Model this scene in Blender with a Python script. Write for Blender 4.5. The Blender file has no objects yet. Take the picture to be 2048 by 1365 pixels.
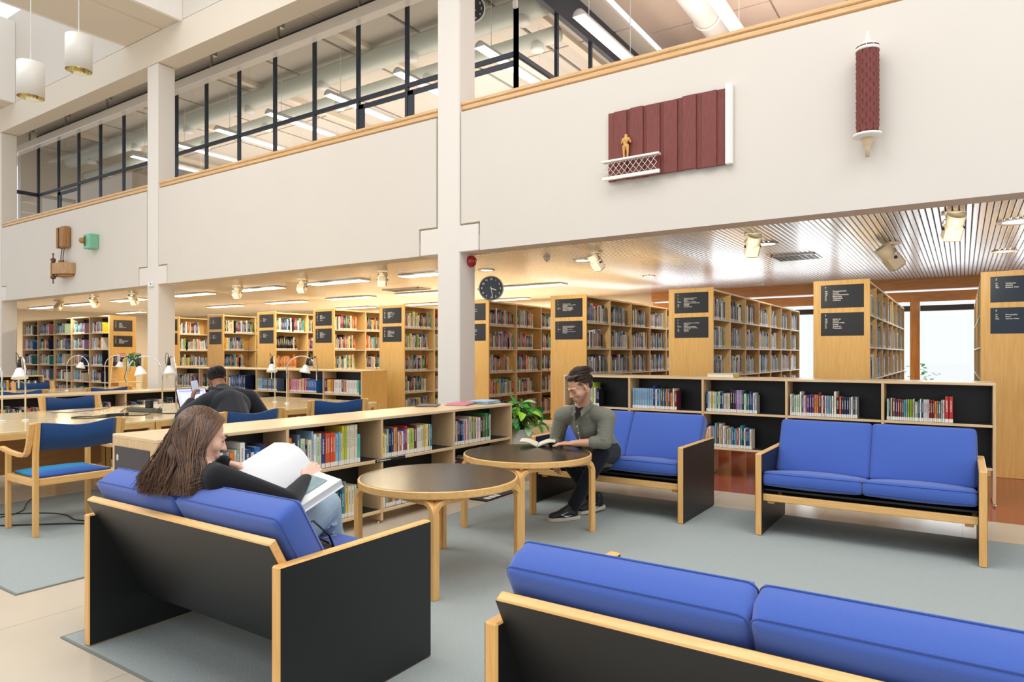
import bpy, bmesh, math, random
from mathutils import Vector, Matrix, Quaternion
from math import sin, cos, pi, radians
R = random.Random(7)
S = bpy.context.scene
COL = S.collection

# ---------------- camera, world, exposure ----------------
YAW = radians(33.7637)
cam = bpy.data.cameras.new('camera'); camo = bpy.data.objects.new('camera', cam); COL.objects.link(camo)
camo.location = (0, 0, 1.38); camo.rotation_euler = (pi/2, 0, YAW)
cam.sensor_width = 36; cam.lens = 36*1347.74/2048; cam.shift_y = 26/2048; cam.clip_start = .05; cam.clip_end = 200
S.camera = camo
S.view_settings.view_transform = 'Standard'; S.view_settings.look = 'None'
S.view_settings.exposure = 0.0; S.view_settings.gamma = 1; S.view_settings.use_curve_mapping = False
try:
    S.cycles.use_denoising = True
    S.cycles.max_bounces = 7; S.cycles.diffuse_bounces = 4; S.cycles.glossy_bounces = 4; S.cycles.transparent_max_bounces = 12
    S.cycles.caustics_reflective = False; S.cycles.caustics_refractive = False
    S.cycles.sample_clamp_indirect = 4
except Exception: pass
W = bpy.data.worlds.new('world'); S.world = W; W.use_nodes = True
wn = W.node_tree; wn.nodes.clear()
wo = wn.nodes.new('ShaderNodeOutputWorld'); wb = wn.nodes.new('ShaderNodeBackground')
wb.inputs[0].default_value = (.95, .975, 1, 1); wb.inputs[1].default_value = 1.06
wn.links.new(wb.outputs[0], wo.inputs[0])

def arealight(name, loc, rot, sx, sy, power, color):
    l = bpy.data.lights.new(name, 'AREA'); l.shape = 'RECTANGLE'; l.size = sx; l.size_y = sy
    l.energy = power; l.color = color
    o = bpy.data.objects.new(name, l); o.location = loc; o.rotation_euler = rot; COL.objects.link(o)
    return o
# daylight from the roof lights over the open hall
for _x in (-10, -3.5, 3.0):
    arealight('roof_light_glow', (_x, 1.5, 8.6), (0, 0, 0), 4.5, 5.0, 300, (1, .985, .96))
# fluorescent rows of the lower ceiling
for _y, _x0, _x1, _p in ((9.5, -24, -7.2, 950), (12.3, -24, -6.2, 950), (14.7, -18, -7, 500)):
    arealight('tube_row_glow', ((_x0+_x1)/2, _y, 2.83), (0, 0, 0), _x1-_x0, .14, _p, (1, .83, .56))
arealight('downlight_glow', (-2.5, 12.2, 2.82), (0, 0, 0), 8.0, .5, 90, (1, .92, .80))
arealight('daylight_outside_windows', (-1.2, 16.6, 1.5), (-pi/2, 0, 0), 10.5, 2.6, 230, (.82, .91, 1))
# pendant tubes of the upper hall
for _x, _y, _s, _p in ((-13, 12.3, 15, 300), (-1.5, 11.5, 6, 130)):
    arealight('upper_tube_glow', (_x, _y, 6.6), (pi, 0, 0), _s, 5.0, _p, (1, .86, .76))
    arealight('upper_tube_glow', (_x, _y, 6.55), (0, 0, 0), _s, 5.0, _p*.5, (1, .92, .84))

# ---------------- materials ----------------
def lin(h):
    h = h.lstrip('#'); o = []
    for i in (0, 2, 4):
        c = int(h[i:i+2], 16)/255
        o.append(c/12.92 if c <= .04045 else ((c+.055)/1.055)**2.4)
    return (*o, 1)
MATS = {}
def newmat(name):
    m = bpy.data.materials.new(name); m.use_nodes = True
    nt = m.node_tree; b = nt.nodes['Principled BSDF']; MATS[name] = m
    return m, nt, b
def mat(name, col, rough=.5, metal=0, spec=.5, emit=None, es=0, noise=0, nscale=30, bump=0, bscale=60, coat=0, sheen=0):
    if name in MATS: return MATS[name]
    m, nt, b = newmat(name); c = lin(col)
    b.inputs['Base Color'].default_value = c; b.inputs['Roughness'].default_value = rough
    b.inputs['Metallic'].default_value = metal; b.inputs['Specular IOR Level'].default_value = spec
    if coat: b.inputs['Coat Weight'].default_value = coat
    if sheen: b.inputs['Sheen Weight'].default_value = sheen
    if emit: b.inputs['Emission Color'].default_value = lin(emit); b.inputs['Emission Strength'].default_value = es
    tc = nt.nodes.new('ShaderNodeTexCoord')
    if noise:
        n = nt.nodes.new('ShaderNodeTexNoise'); n.inputs['Scale'].default_value = nscale; n.inputs['Detail'].default_value = 4
        nt.links.new(tc.outputs['Object'], n.inputs['Vector'])
        mx = nt.nodes.new('ShaderNodeMix'); mx.data_type = 'RGBA'
        mx.inputs[6].default_value = tuple(x*(1-noise) for x in c[:3])+(1,); mx.inputs[7].default_value = tuple(min(1, x*(1+noise)) for x in c[:3])+(1,)
        nt.links.new(n.outputs[0], mx.inputs[0]); nt.links.new(mx.outputs[2], b.inputs['Base Color'])
    if bump:
        n2 = nt.nodes.new('ShaderNodeTexNoise'); n2.inputs['Scale'].default_value = bscale; n2.inputs['Detail'].default_value = 3
        nt.links.new(tc.outputs['Object'], n2.inputs['Vector'])
        bp = nt.nodes.new('ShaderNodeBump'); bp.inputs['Strength'].default_value = bump; bp.inputs['Distance'].default_value = .01
        nt.links.new(n2.outputs[0], bp.inputs['Height']); nt.links.new(bp.outputs[0], b.inputs['Normal'])
    return m
def wood(name, c1, c2, axis='x', rough=.35, scale=6, coat=0, coarse=1.0):
    if name in MATS: return MATS[name]
    m, nt, b = newmat(name)
    tc = nt.nodes.new('ShaderNodeTexCoord'); mp = nt.nodes.new('ShaderNodeMapping')
    sc = {'x': (.7, 9, 9), 'y': (9, .7, 9), 'z': (9, 9, .7)}[axis]
    mp.inputs['Scale'].default_value = tuple(s*coarse for s in sc)
    n = nt.nodes.new('ShaderNodeTexNoise'); n.inputs['Scale'].default_value = scale; n.inputs['Detail'].default_value = 6; n.inputs['Distortion'].default_value = .6
    nt.links.new(tc.outputs['Object'], mp.inputs[0]); nt.links.new(mp.outputs[0], n.inputs['Vector'])
    rp = nt.nodes.new('ShaderNodeValToRGB'); rp.color_ramp.elements[0].position = .3; rp.color_ramp.elements[1].position = .7
    rp.color_ramp.elements[0].color = lin(c1); rp.color_ramp.elements[1].color = lin(c2)
    nt.links.new(n.outputs[0], rp.inputs[0]); nt.links.new(rp.outputs[0], b.inputs['Base Color'])
    b.inputs['Roughness'].default_value = rough
    if coat: b.inputs['Coat Weight'].default_value = coat; b.inputs['Coat Roughness'].default_value = .15
    return m
def weave(name, c, rough=.95, scale=500, sheen=.3, bump=.25, noise=.12):
    return mat(name, c, rough, noise=noise, nscale=scale, bump=bump, bscale=scale, sheen=sheen, spec=.2)

BIRCH_X = wood('birch_x', 'dca862', 'ebbd7b', 'x'); BIRCH_Y = wood('birch_y', 'dca862', 'ebbd7b', 'y'); BIRCH_Z = wood('birch_z', 'dba55c', 'eaba75', 'z')
SHELF_Y = wood('shelf_birch_y', 'd8b88c', 'e8cda4', 'y', .3); SHELF_X = wood('shelf_birch_x', 'd8b88c', 'e8cda4', 'x', .3); SHELF_Z = wood('shelf_birch_z', 'd2ae7e', 'dfc095', 'z', .4)
DESK = wood('desk_birch', 'e2c58c', 'f0d8a4', 'y', .14, coat=.4)
PANEL = wood('panel_birch', 'e6b260', 'f1c67c', 'z', .38, scale=4)
PANELS = wood('panel_birch_shelf', 'e6c07c', 'f2d094', 'y', .4)
PINE_X = wood('pine_x', 'b5763c', 'cf9355', 'x', .4); PINE_Z = wood('pine_z', 'b5763c', 'cf9355', 'z', .4)
RAILW = wood('rail_wood', 'd3a56f', 'e4bd8a', 'x', .35)
BLACKLAM = mat('black_laminate', '1b1c1e', .42, spec=.45, noise=.15, nscale=8)
BLACK = mat('black_plastic', '141416', .45)
DKSHELF = mat('shelf_black', '202124', .55)
STEEL = mat('steel', 'b8b4ae', .25, metal=1)
CHROME = mat('chrome', 'd8d8d8', .12, metal=1)
WHITEM = mat('white_metal', 'efefec', .35)
WHITE = mat('white_paint', 'f4efe8', .6)
COLM = mat('column_paint', 'e8e1d8', .7)
WALL = mat('wall_paint', 'ddd5ca', .75, noise=.02, nscale=2)
CREAM = mat('cream_paint', 'e2d6c5', .7)
GREYP = mat('grey_panel', 'cfc8be', .6)
NAVYF = mat('navy_frame', '2c3646', .4, spec=.5)
BLUE = weave('royal_blue_wool', '4460ae'); PIPE = weave('blue_piping', '34509a')
NAVY = weave('navy_wool', '1b4070', scale=350)
CARPET = mat('grey_carpet', 'a3aaa8', .95, noise=.16, nscale=160, bump=.5, bscale=220, spec=.1)
CREDGE = mat('carpet_edge', '7e8178', .9)
GLASS = None
def glassmat():
    m, nt, b = newmat('clear_glass'); nt.nodes.remove(b)
    o = nt.nodes['Material Output']; t = nt.nodes.new('ShaderNodeBsdfTransparent'); t.inputs[0].default_value = (.98, .99, .985, 1)
    g = nt.nodes.new('ShaderNodeBsdfGlossy'); g.inputs['Roughness'].default_value = .02
    f = nt.nodes.new('ShaderNodeFresnel'); f.inputs[0].default_value = 1.5
    mx = nt.nodes.new('ShaderNodeMixShader')
    ge = nt.nodes.new('ShaderNodeNewGeometry'); iv = nt.nodes.new('ShaderNodeMath'); iv.operation = 'SUBTRACT'; iv.inputs[0].default_value = 1; nt.links.new(ge.outputs['Backfacing'], iv.inputs[1])
    ml = nt.nodes.new('ShaderNodeMath'); ml.operation = 'MULTIPLY'; nt.links.new(f.outputs[0], ml.inputs[0]); nt.links.new(iv.outputs[0], ml.inputs[1])
    nt.links.new(ml.outputs[0], mx.inputs[0]); nt.links.new(t.outputs[0], mx.inputs[1]); nt.links.new(g.outputs[0], mx.inputs[2]); nt.links.new(mx.outputs[0], o.inputs[0])
    return m
GLASS = glassmat()
TUBE = mat('lit_tube', 'ffffff', .5, emit='fff6e8', es=6)
TUBEU = mat('lit_diffuser', 'ffffff', .5, emit='fffdf8', es=3.5)

# ---------------- mesh builder ----------------
class MB:
    def __init__(s): s.v = []; s.f = []; s.m = []; s.uv = None; s.sm = []
    def add(s, vs, fs, mi=0, sm=False):
        k = len(s.v); s.v += [tuple(p) for p in vs]
        for f in fs: s.f.append(tuple(k+i for i in f)); s.m.append(mi); s.sm.append(sm)
        return s
    def box(s, x0, y0, z0, x1, y1, z1, mi=0, M=None):
        vs = [Vector((x, y, z)) for z in (z0, z1) for y in (y0, y1) for x in (x0, x1)]
        if M: vs = [M @ v for v in vs]
        return s.add(vs, [(0, 2, 3, 1), (4, 5, 7, 6), (0, 1, 5, 4), (2, 6, 7, 3), (0, 4, 6, 2), (1, 3, 7, 5)], mi)
    def bbox(s, c, d, mi=0, M=None, ch=.004):
        """chamfered box, centre c, size d"""
        cx, cy, cz = c; hx, hy, hz = d[0]/2, d[1]/2, d[2]/2; ch = min(ch, hx*.9, hy*.9, hz*.9)
        vs = []; idx = {}
        for sx in (-1, 1):
            for sy in (-1, 1):
                for sz in (-1, 1):
                    for a in range(3):
                        p = [sx*(hx-ch), sy*(hy-ch), sz*(hz-ch)]
                        p[a] = (sx*hx, sy*hy, sz*hz)[a]
                        idx[(sx, sy, sz, a)] = len(vs); v = Vector((p[0]+cx, p[1]+cy, p[2]+cz)); vs.append(M @ v if M else v)
        fs = []
        for a in range(3):
            b, c2 = [(1, 2), (2, 0), (0, 1)][a]
            for sg in (-1, 1):
                q = []
                for (u, w) in ((-1, -1), (1, -1), (1, 1), (-1, 1)):
                    k = [0, 0, 0]; k[a] = sg; k[b] = u; k[c2] = w; q.append(idx[(*k, a)])
                fs.append(tuple(q) if sg > 0 else tuple(reversed(q)))
        for a in range(3):      # edges along axis a
            b, c2 = [(1, 2), (2, 0), (0, 1)][a]
            for u in (-1, 1):
                for w in (-1, 1):
                    k0 = [0, 0, 0]; k0[a] = -1; k0[b] = u; k0[c2] = w; k1 = k0[:]; k1[a] = 1
                    q = (idx[(*k0, b)], idx[(*k1, b)], idx[(*k1, c2)], idx[(*k0, c2)])
                    fs.append(q if u*w > 0 else tuple(reversed(q)))
        for sx in (-1, 1):
            for sy in (-1, 1):
                for sz in (-1, 1):
                    q = tuple(idx[(sx, sy, sz, a)] for a in range(3)); fs.append(q if sx*sy*sz > 0 else tuple(reversed(q)))
        return s.add(vs, fs, mi)
    def prism(s, pts, h0, h1, axis='z', mi=0, M=None, sm=False):
        """pts 2D polygon ccw; extruded along axis from h0 to h1"""
        n = len(pts)
        def P(a, b, h):
            v = {'z': (a, b, h), 'y': (a, h, b), 'x': (h, a, b)}[axis]; v = Vector(v); return M @ v if M else v
        vs = [P(a, b, h0) for a, b in pts]+[P(a, b, h1) for a, b in pts]
        s.add(vs, [tuple(range(n-1, -1, -1)), tuple(range(n, 2*n))], mi)
        k = len(s.v)-2*n
        for i in range(n):
            j = (i+1) % n; s.f.append((k+i, k+j, k+n+j, k+n+i)); s.m.append(mi); s.sm.append(sm)
        return s
    def lathe(s, prof, seg=24, c=(0, 0, 0), mi=0, M=None, sm=True, a0=0, a1=2*pi):
        """prof [(r,z)]"""
        full = abs(a1-a0-2*pi) < 1e-6; n = seg if full else seg+1; vs = []
        for r, z in prof:
            for i in range(n):
                a = a0+(a1-a0)*i/seg; v = Vector((c[0]+r*cos(a), c[1]+r*sin(a), c[2]+z)); vs.append(M @ v if M else v)
        fs = []
        for k in range(len(prof)-1):
            for i in range(seg):
                j = (i+1) % n; fs.append((k*n+i, k*n+j, (k+1)*n+j, (k+1)*n+i))
        return s.add(vs, fs, mi, sm)
    def tube(s, path, r, seg=10, mi=0, caps=True, sm=True, flat=None):
        """path list of Vector; r radius or list"""
        path = [Vector(p) for p in path]; n = len(path); rs = r if isinstance(r, (list, tuple)) else [r]*n
        vs = []; up = Vector((0, 0, 1)); t0 = (path[1]-path[0]).normalized()
        if abs(t0.dot(up)) > .95: up = Vector((1, 0, 0))
        nrm = t0.cross(up).normalized()
        for i in range(n):
            t = (path[min(i+1, n-1)]-path[max(i-1, 0)]).normalized()
            nrm = (nrm-t*nrm.dot(t)).normalized(); bn = t.cross(nrm)
            for k in range(seg):
                a = 2*pi*k/seg; fx = flat[0] if flat else 1; fy = flat[1] if flat else 1
                vs.append(path[i]+nrm*cos(a)*rs[i]*fx+bn*sin(a)*rs[i]*fy)
        fs = []
        for i in range(n-1):
            for k in range(seg):
                j = (k+1) % seg; fs.append((i*seg+k, i*seg+j, (i+1)*seg+j, (i+1)*seg+k))
        if caps: fs += [tuple(range(seg-1, -1, -1)), tuple((n-1)*seg+k for k in range(seg))]
        return s.add(vs, fs, mi, sm)
    def ball(s, c, r, mi=0, seg=16, rings=10, M=None):
        rr = r if isinstance(r, (tuple, list)) else (r, r, r); vs = []; fs = []
        for i in range(rings+1):
            th = pi*i/rings
            for k in range(seg):
                a = 2*pi*k/seg; v = Vector((rr[0]*sin(th)*cos(a), rr[1]*sin(th)*sin(a), rr[2]*cos(th)))
                if M: v = M @ v
                vs.append(v+Vector(c))
        for i in range(rings):
            for k in range(seg):
                j = (k+1) % seg; fs.append((i*seg+k, (i+1)*seg+k, (i+1)*seg+j, i*seg+j))
        return s.add(vs, fs, mi, True)
    def mesh(s, name, mats):
        me = bpy.data.meshes.new(name); me.from_pydata(s.v, [], s.f)
        for m in (mats if isinstance(mats, (list, tuple)) else [mats]): me.materials.append(m)
        me.polygons.foreach_set('material_index', s.m); me.polygons.foreach_set('use_smooth', s.sm)
        me.update(); return me
    def build(s, name, mats, parent=None, loc=None, rot=None, bevel=0, subsurf=0):
        o = bpy.data.objects.new(name, s.mesh(name, mats)); COL.objects.link(o)
        if parent is not None: o.parent = parent
        if loc: o.location = loc
        if rot: o.rotation_euler = rot
        if bevel:
            b = o.modifiers.new('b', 'BEVEL'); b.width = bevel; b.segments = 2; b.limit_method = 'ANGLE'; b.angle_limit = radians(50)
        if subsurf: q = o.modifiers.new('s', 'SUBSURF'); q.levels = q.render_levels = subsurf
        return o
def tag(o, label=None, cat=None, group=None, kind=None):
    if label: o['label'] = label
    if cat: o['category'] = cat
    if group: o['group'] = group
    if kind: o['kind'] = kind
    return o
def thing(name, label, cat, loc=(0, 0, 0), rz=0, group=None):
    o = bpy.data.objects.new(name, None); COL.objects.link(o); o.location = loc; o.rotation_euler = (0, 0, rz); o.empty_display_size = .1
    return tag(o, label, cat, group)
def struct(name, mb, m, **k):
    o = mb.build(name, m, **k); o['kind'] = 'structure'; return o
KIDS = {}
def kids(o): return [c for c in bpy.data.objects if c.parent == o]
def dup(root, loc, rz=0, label=None, group=None):
    r = root.copy(); COL.objects.link(r); r.location = loc; r.rotation_euler = (0, 0, rz)
    if label: r['label'] = label
    if group: r['group'] = group
    for ch in kids(root):
        c = ch.copy(); COL.objects.link(c); c.parent = r
        for g in kids(ch):
            d = g.copy(); COL.objects.link(d); d.parent = c
    return r
def Rz(a): return Matrix.Rotation(a, 4, 'Z')
def Rx(a): return Matrix.Rotation(a, 4, 'X')
def Ry(a): return Matrix.Rotation(a, 4, 'Y')
def T(*p): return Matrix.Translation(p)
TEXTS = []
def text(name, body, size, m, parent, loc, rot, spacing=1.25, extrude=.0004, align='LEFT'):
    c = bpy.data.curves.new(name, 'FONT'); c.body = body; c.size = size; c.space_line = spacing; c.extrude = extrude; c.align_x = align; c.offset = size*.022
    c.resolution_u = 2; c.materials.append(m)
    o = bpy.data.objects.new(name, c); COL.objects.link(o); TEXTS.append((o, parent, loc, rot, name)); return o
def finish_texts():
    dg = bpy.context.evaluated_depsgraph_get()
    for o, parent, loc, rot, name in TEXTS:
        me = bpy.data.meshes.new_from_object(o.evaluated_get(dg)); n = bpy.data.objects.new('tmp', me)
        # the curve gives way to its mesh
        c = o.data; bpy.data.objects.remove(o); bpy.data.curves.remove(c)
        n.name = name; me.name = name; COL.objects.link(n); n.parent = parent; n.location = loc; n.rotation_euler = rot
ORD = ('zeroth first second third fourth fifth sixth seventh eighth ninth tenth eleventh twelfth thirteenth fourteenth fifteenth sixteenth seventeenth '
       'eighteenth nineteenth twentieth').split()
def ordinal(n):
    if n <= 20: return ORD[n]
    tens = {2: 'twenty', 3: 'thirty', 4: 'forty', 5: 'fifty'}
    if n % 10 == 0: return {3: 'thirtieth', 4: 'fortieth', 5: 'fiftieth'}[n//10]
    return tens[n//10]+'-'+ORD[n % 10]
# ================= structure =================
def tilefloor(name, c, seam, tile, rough, noise=.05):
    m, nt, b = newmat(name)
    tc = nt.nodes.new('ShaderNodeTexCoord'); br = nt.nodes.new('ShaderNodeTexBrick')
    br.offset = 0; br.inputs['Scale'].default_value = 1/tile; br.inputs['Mortar Size'].default_value = .004; br.inputs['Brick Width'].default_value = 1; br.inputs['Row Height'].default_value = 1
    cc = lin(c); br.inputs['Color1'].default_value = cc; br.inputs['Color2'].default_value = tuple(x*.93 for x in cc[:3])+(1,); br.inputs['Mortar'].default_value = lin(seam)
    n = nt.nodes.new('ShaderNodeTexNoise'); n.inputs['Scale'].default_value = 3; n.inputs['Detail'].default_value = 8
    nt.links.new(tc.outputs['Object'], br.inputs['Vector']); nt.links.new(tc.outputs['Object'], n.inputs['Vector'])
    mx = nt.nodes.new('ShaderNodeMix'); mx.data_type = 'RGBA'; mx.blend_type = 'MULTIPLY'; mx.inputs[0].default_value = 1
    mr = nt.nodes.new('ShaderNodeMapRange'); mr.inputs[3].default_value = 1-noise; mr.inputs[4].default_value = 1+noise
    nt.links.new(n.outputs[0], mr.inputs[0]); nt.links.new(br.outputs[0], mx.inputs[6]); nt.links.new(mr.outputs[0], mx.inputs[7])
    nt.links.new(mx.outputs[2], b.inputs['Base Color']); b.inputs['Roughness'].default_value = rough
    return m
VINYL = tilefloor('beige_vinyl', 'cfc2ae', 'b5a893', 1.0, .22)
REDF = tilefloor('red_vinyl', '9c4c3a', '8a4030', 3.0, .12)
YP = 6.85; ZB = 2.695; ZC = 2.88; YW = 15.7
CX = [-5.58, -12.8, -20.0]; CW = .37; CD = .34
struct('floor', MB().box(-32, -3, -.1, 8, 6.80, 0), VINYL)
struct('floor', MB().box(-6.2, 6.80, -.1, 8, YW, 0), REDF); struct('floor', MB().box(-32, 6.80, -.1, -6.2, YW, 0), VINYL)
# lower ceiling: glossy metal slats running away from the hall, dark gap between
def slatmat():
    m, nt, b = newmat('metal_slats'); b.inputs['Base Color'].default_value = lin('e2dedb'); b.inputs['Metallic'].default_value = .68
    b.inputs['Roughness'].default_value = .24
    return m
SLAT = slatmat()
mb = MB(); x = -26.0
while x < 4:
    mb.prism([(x, ZC), (x+.008, ZC-.012), (x+.044, ZC-.012), (x+.052, ZC)], YP+CD+.01, YW-.02, 'y', 0); x += .0585
struct('ceiling', mb, SLAT)
struct('ceiling', MB().box(-26, YP+CD, ZC+.03, 4, YW, ZC+.09), mat('ceiling_dark', '4a4540', .9))
struct('wall_back', MB().box(-27, YW, 0, -6.3, YW+.2, ZC+.1), WALL)
struct('wall_left', MB().box(-26.2, 4, 0, -26, YW+.2, ZC+.1), WALL)
# rear wall: pine beam and tall windows of the right half
struct('trim_1', MB().box(-6.3, YW-.16, 2.655, 4, YW+.05, ZC+.02), PINE_X)
struct('trim_2', MB().box(-6.3, YW-.05, 2.50, 4, YW+.08, 2.62), PINE_X)
fx = [-6.3, -4.95, -3.6, -2.25, -.79, .75, 2.3, 3.9]
for i in range(len(fx)-1):
    a, b_ = fx[i], fx[i+1]; w = tag(bpy.data.objects.new('window_%d' % (i+1), None), kind='structure'); COL.objects.link(w)
    f = MB(); t = .085
    for q in (a, b_-t): f.box(q, YW-.04, 0, q+t, YW+.06, 2.50)
    f.box(a+t, YW-.03, 2.42, b_-t, YW+.05, 2.50); f.box(a+t, YW-.03, 0, b_-t, YW+.05, .18)
    o = f.build('window_frame', PINE_Z, w); o['kind'] = 'structure'
    o = MB().box(a+t, YW, .18, b_-t, YW+.008, 2.42).build('window_glass', GLASS, w); o['kind'] = 'structure'
# parapet of the balcony, one wall panel per bay
JW = .30; JH = .34      # shoulder of the column joint
def parapet(name, xa, xb):
    g = .025
    P = [(xa+JW+g, ZB), (xb-JW-g, ZB), (xb-JW-g, ZB+JH+g), (xb-g, ZB+JH+g), (xb-g, 4.50), (xa+g, 4.50), (xa+g, ZB+JH+g), (xa+JW+g, ZB+JH+g)]
    struct(name, MB().prism([(a, b) for a, b in P], YP+.004, YP+.16, 'y'), WALL)
    struct('trim_3', MB().box(xa+JW, YP+.03, ZB+.02, xb-JW, YP+CD+.06, ZB+.20), CREAM)
    struct('trim_4', MB().box(xa+.01, YP+.05, ZB+JH-.02, xb-.01, YP+.12, 4.46), mat('joint_cream', 'd6cba8', .9))
parapet('wall_balcony', CX[0]+CW/2, CX[0]+CW/2+7.2); parapet('wall_balcony', CX[1]+CW/2, CX[0]-CW/2); parapet('wall_balcony', CX[2]+CW/2, CX[1]-CW/2)
parapet('wall_balcony', CX[2]-6.8, CX[2]-CW/2)
struct('floor', MB().box(-27, YP+.16, 3.2, 4, YW, 3.5), GREYP)
for i, cx in enumerate(CX+[CX[0]+7.57]):
    m_ = MB(); m_.bbox((cx, YP+CD/2, 3.44), (CW, CD, 6.88), ch=.012)
    m_.bbox((cx, YP+CD/2-.001, ZB+JH/2), (CW+2*JW, CD-.004, JH), ch=.008)
    struct('column', m_, COLM)
# bulkhead beam above the columns, corridor ceiling, transverse roof beams
ZU = 6.885; ZCC = 7.78
struct('trim_5', MB().box(-27, YP, ZU, 6, YP+.37, 7.46), CREAM)
struct('wall_clerestory', MB().box(-27, YP, 7.47, 6, YP+.3, 9.6), WALL)
cc = MB(); xx = -27.0
while xx < -5.8:
    cc.bbox((xx+1.2, 8.0, ZCC+.02), (2.392, 1.55, .04)); xx += 2.4
struct('ceiling', cc, GREYP)
struct('ceiling', MB().box(-27, YP+.37, ZCC+.06, -5.7, YW, ZCC+.12), WALL)
for i, cx in enumerate([CX[0], CX[1], CX[2]]):
    m_ = MB(); m_.box(cx-.95, .5, 7.47, cx+.30, YP-.004, 7.75); m_.box(cx+.30, .5, 7.49, cx+.95, YP-.004, 7.75)
    struct('trim_6', m_, CREAM)
    m_ = MB(); m_.box(cx+.95, .5, 7.44, cx+1.02, YP-.004, 9.4); m_.box(cx-1.02, .5, 7.47, cx-.95, YP-.004, 9.4)
    struct('trim_7', m_, WHITE)
# upper hall behind
upc = MB(); 
for i in range(9):
    for j in range(4):
        upc.bbox((-5.6+1.25*i+.6, 9.0+j*1.9, 8.30), (1.21, 1.86, .03))
struct('ceiling', upc, mat('pink_panel', 'ead6c8', .8))
struct('ceiling', MB().box(-5.7, YP+.3, 8.34, 6, YW, 8.4), mat('pink_back', 'f0ddd0', .8))
upl = MB()
for i in range(11):
    for j in range(2):
        upl.bbox((-24.2+1.8*i, 10.6+j*3.1, 7.74), (1.72, 3.05, .05))
struct('ceiling', upl, GREYP)
for i in range(6):
    struct('trim_8', MB().box(-24.6+3.6*i, 8.9, 7.60, -24.45+3.6*i, YW, 7.80), CREAM)
struct('wall_upper_back', MB().box(-27, YW, 3.5, 6, YW+.2, 8.4), WALL)
struct('wall_upper_left', MB().box(-24.2, 8.8, 3.5, -24, YW, 8), WALL)
# navy glazed partition along the corridor
YG = 8.7; ZT0 = 6.03
gx = [-22.4+1.2*i for i in range(14)]+[-5.74]
gx[0] = -22.5
w = tag(bpy.data.objects.new('window_8', None), kind='structure'); COL.objects.link(w)
f = MB()
for x in gx: f.box(x-.03, YG-.03, 3.5, x+.03, YG+.03, 7.72)
f.box(gx[0], YG-.025, ZT0-.035, gx[-1], YG+.025, ZT0+.035); f.box(gx[0], YG-.05, 7.62, gx[-1], YG+.05, 7.74)
for i in (1, 11, 12, 13): f.box(gx[i]+.03, YG-.02, ZT0-.18, gx[i+1]-.03, YG+.02, ZT0-.1); f.box(gx[i]+.03, YG-.02, 3.5, gx[i]+.15, YG+.02, ZT0-.1)
f.build('window_frame', NAVYF, w)['kind'] = 'structure'
MB().box(gx[0], YG-.004, 3.5, gx[-1], YG+.004, 7.62).build('window_glass', GLASS, w)['kind'] = 'structure'
w = tag(bpy.data.objects.new('window_9', None), kind='structure'); COL.objects.link(w)
f = MB()
for y in (YG, 9.95, 11.2, 12.4, 13.6): f.box(-5.77, y-.03, 3.5, -5.71, y+.03, 7.5)
f.box(-5.77, YG, ZT0-.035, -5.71, YW, ZT0+.035); f.box(-5.79, YG, 7.15, -5.69, YW, 7.9)
f.build('window_frame', NAVYF, w)['kind'] = 'structure'
MB().box(-5.744, YG, 3.5, -5.736, YW, 7.2).build('window_glass', GLASS, w)['kind'] = 'structure'
w = tag(bpy.data.objects.new('window_10', None), kind='structure'); COL.objects.link(w)
f = MB()
f.box(-22.53, 7.7, 3.5, -22.47, 7.76, ZT0); f.box(-22.53, 7.7, ZT0-.05, -22.47, YG, ZT0+.05)
f.build('window_frame', NAVYF, w)['kind'] = 'structure'
MB().box(-22.505, 7.76, 3.5, -22.495, YG, ZT0).build('window_glass', GLASS, w)['kind'] = 'structure'
# door and pale wall at the far corridor end
struct('wall_corridor_end', MB().box(-26.4, YP+.3, 3.5, -26.2, 9.4, 7.8), WALL)
struct('door_1', MB().box(-26.2, 7.5, 3.5, -26.14, 8.5, 5.8), PINE_Z)
struct('door_2', MB().box(-25.99, 5.9, 0, -25.93, 7.0, 2.3), PINE_Z)
# handrail segments
def handrail(xa, xb, label):
    t = thing('handrail', label, 'handrail', ((xa+xb)/2, YP+.08, 4.5), group=None); h = (xb-xa)/2
    m_ = MB(); m_.bbox((0, -.0, .118), (2*h, .11, .05), ch=.012); m_.bbox((0, .0, .066), (2*h, .08, .055), ch=.006)
    m_.build('rail', RAILW, t)
    n = max(2, int((xb-xa)/1.4)); 
    for i in range(n+1):
        MB().box(-.012, -.006, -.01, .012, .006, .045).build('post', WHITEM, t, loc=(-h+.15+(2*h-.3)*i/n, 0, 0))
handrail(CX[0]+CW/2+.0, CX[0]+CW/2+7.2, 'pale wooden handrail on the balcony wall above the red wooden artwork')
handrail(CX[1]+CW/2+.0, CX[0]-CW/2-.02, 'pale wooden handrail on the balcony between the two white columns')
handrail(CX[2]+CW/2+.0, CX[1]-CW/2-.02, 'pale wooden handrail above the brown and mint green wall sculptures')
handrail(CX[2]-4, CX[2]-CW/2-.02, 'short stretch of pale wooden handrail beyond the farthest column')
# glossy white blind box hung in front of the glazing
def sunband(xa, xb, label):
    t = thing('blind_box', label, 'blind', ((xa+xb)/2, 8.25, 7.15), group=None); h = (xb-xa)/2
    MB().bbox((0, 0, .1), (2*h, .18, .20), ch=.01).build('box_cover', mat('gloss_white', 'fbf6ef', .12, coat=.6), t)
    n = int((xb-xa)/2.0)
    for i in range(n):
        m_ = MB(); m_.box(-.02, -.02, .2, .02, .02, .6); m_.box(-.05, -.02, .5, .05, .1, .6); m_.build('bracket', STEEL, t, loc=(-h+1+(2*h-1.6)*i/max(1, n-1), 0, 0))
sunband(-22.9, -5.9, 'long glossy white blind box hung along the upper glass partition')

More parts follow.
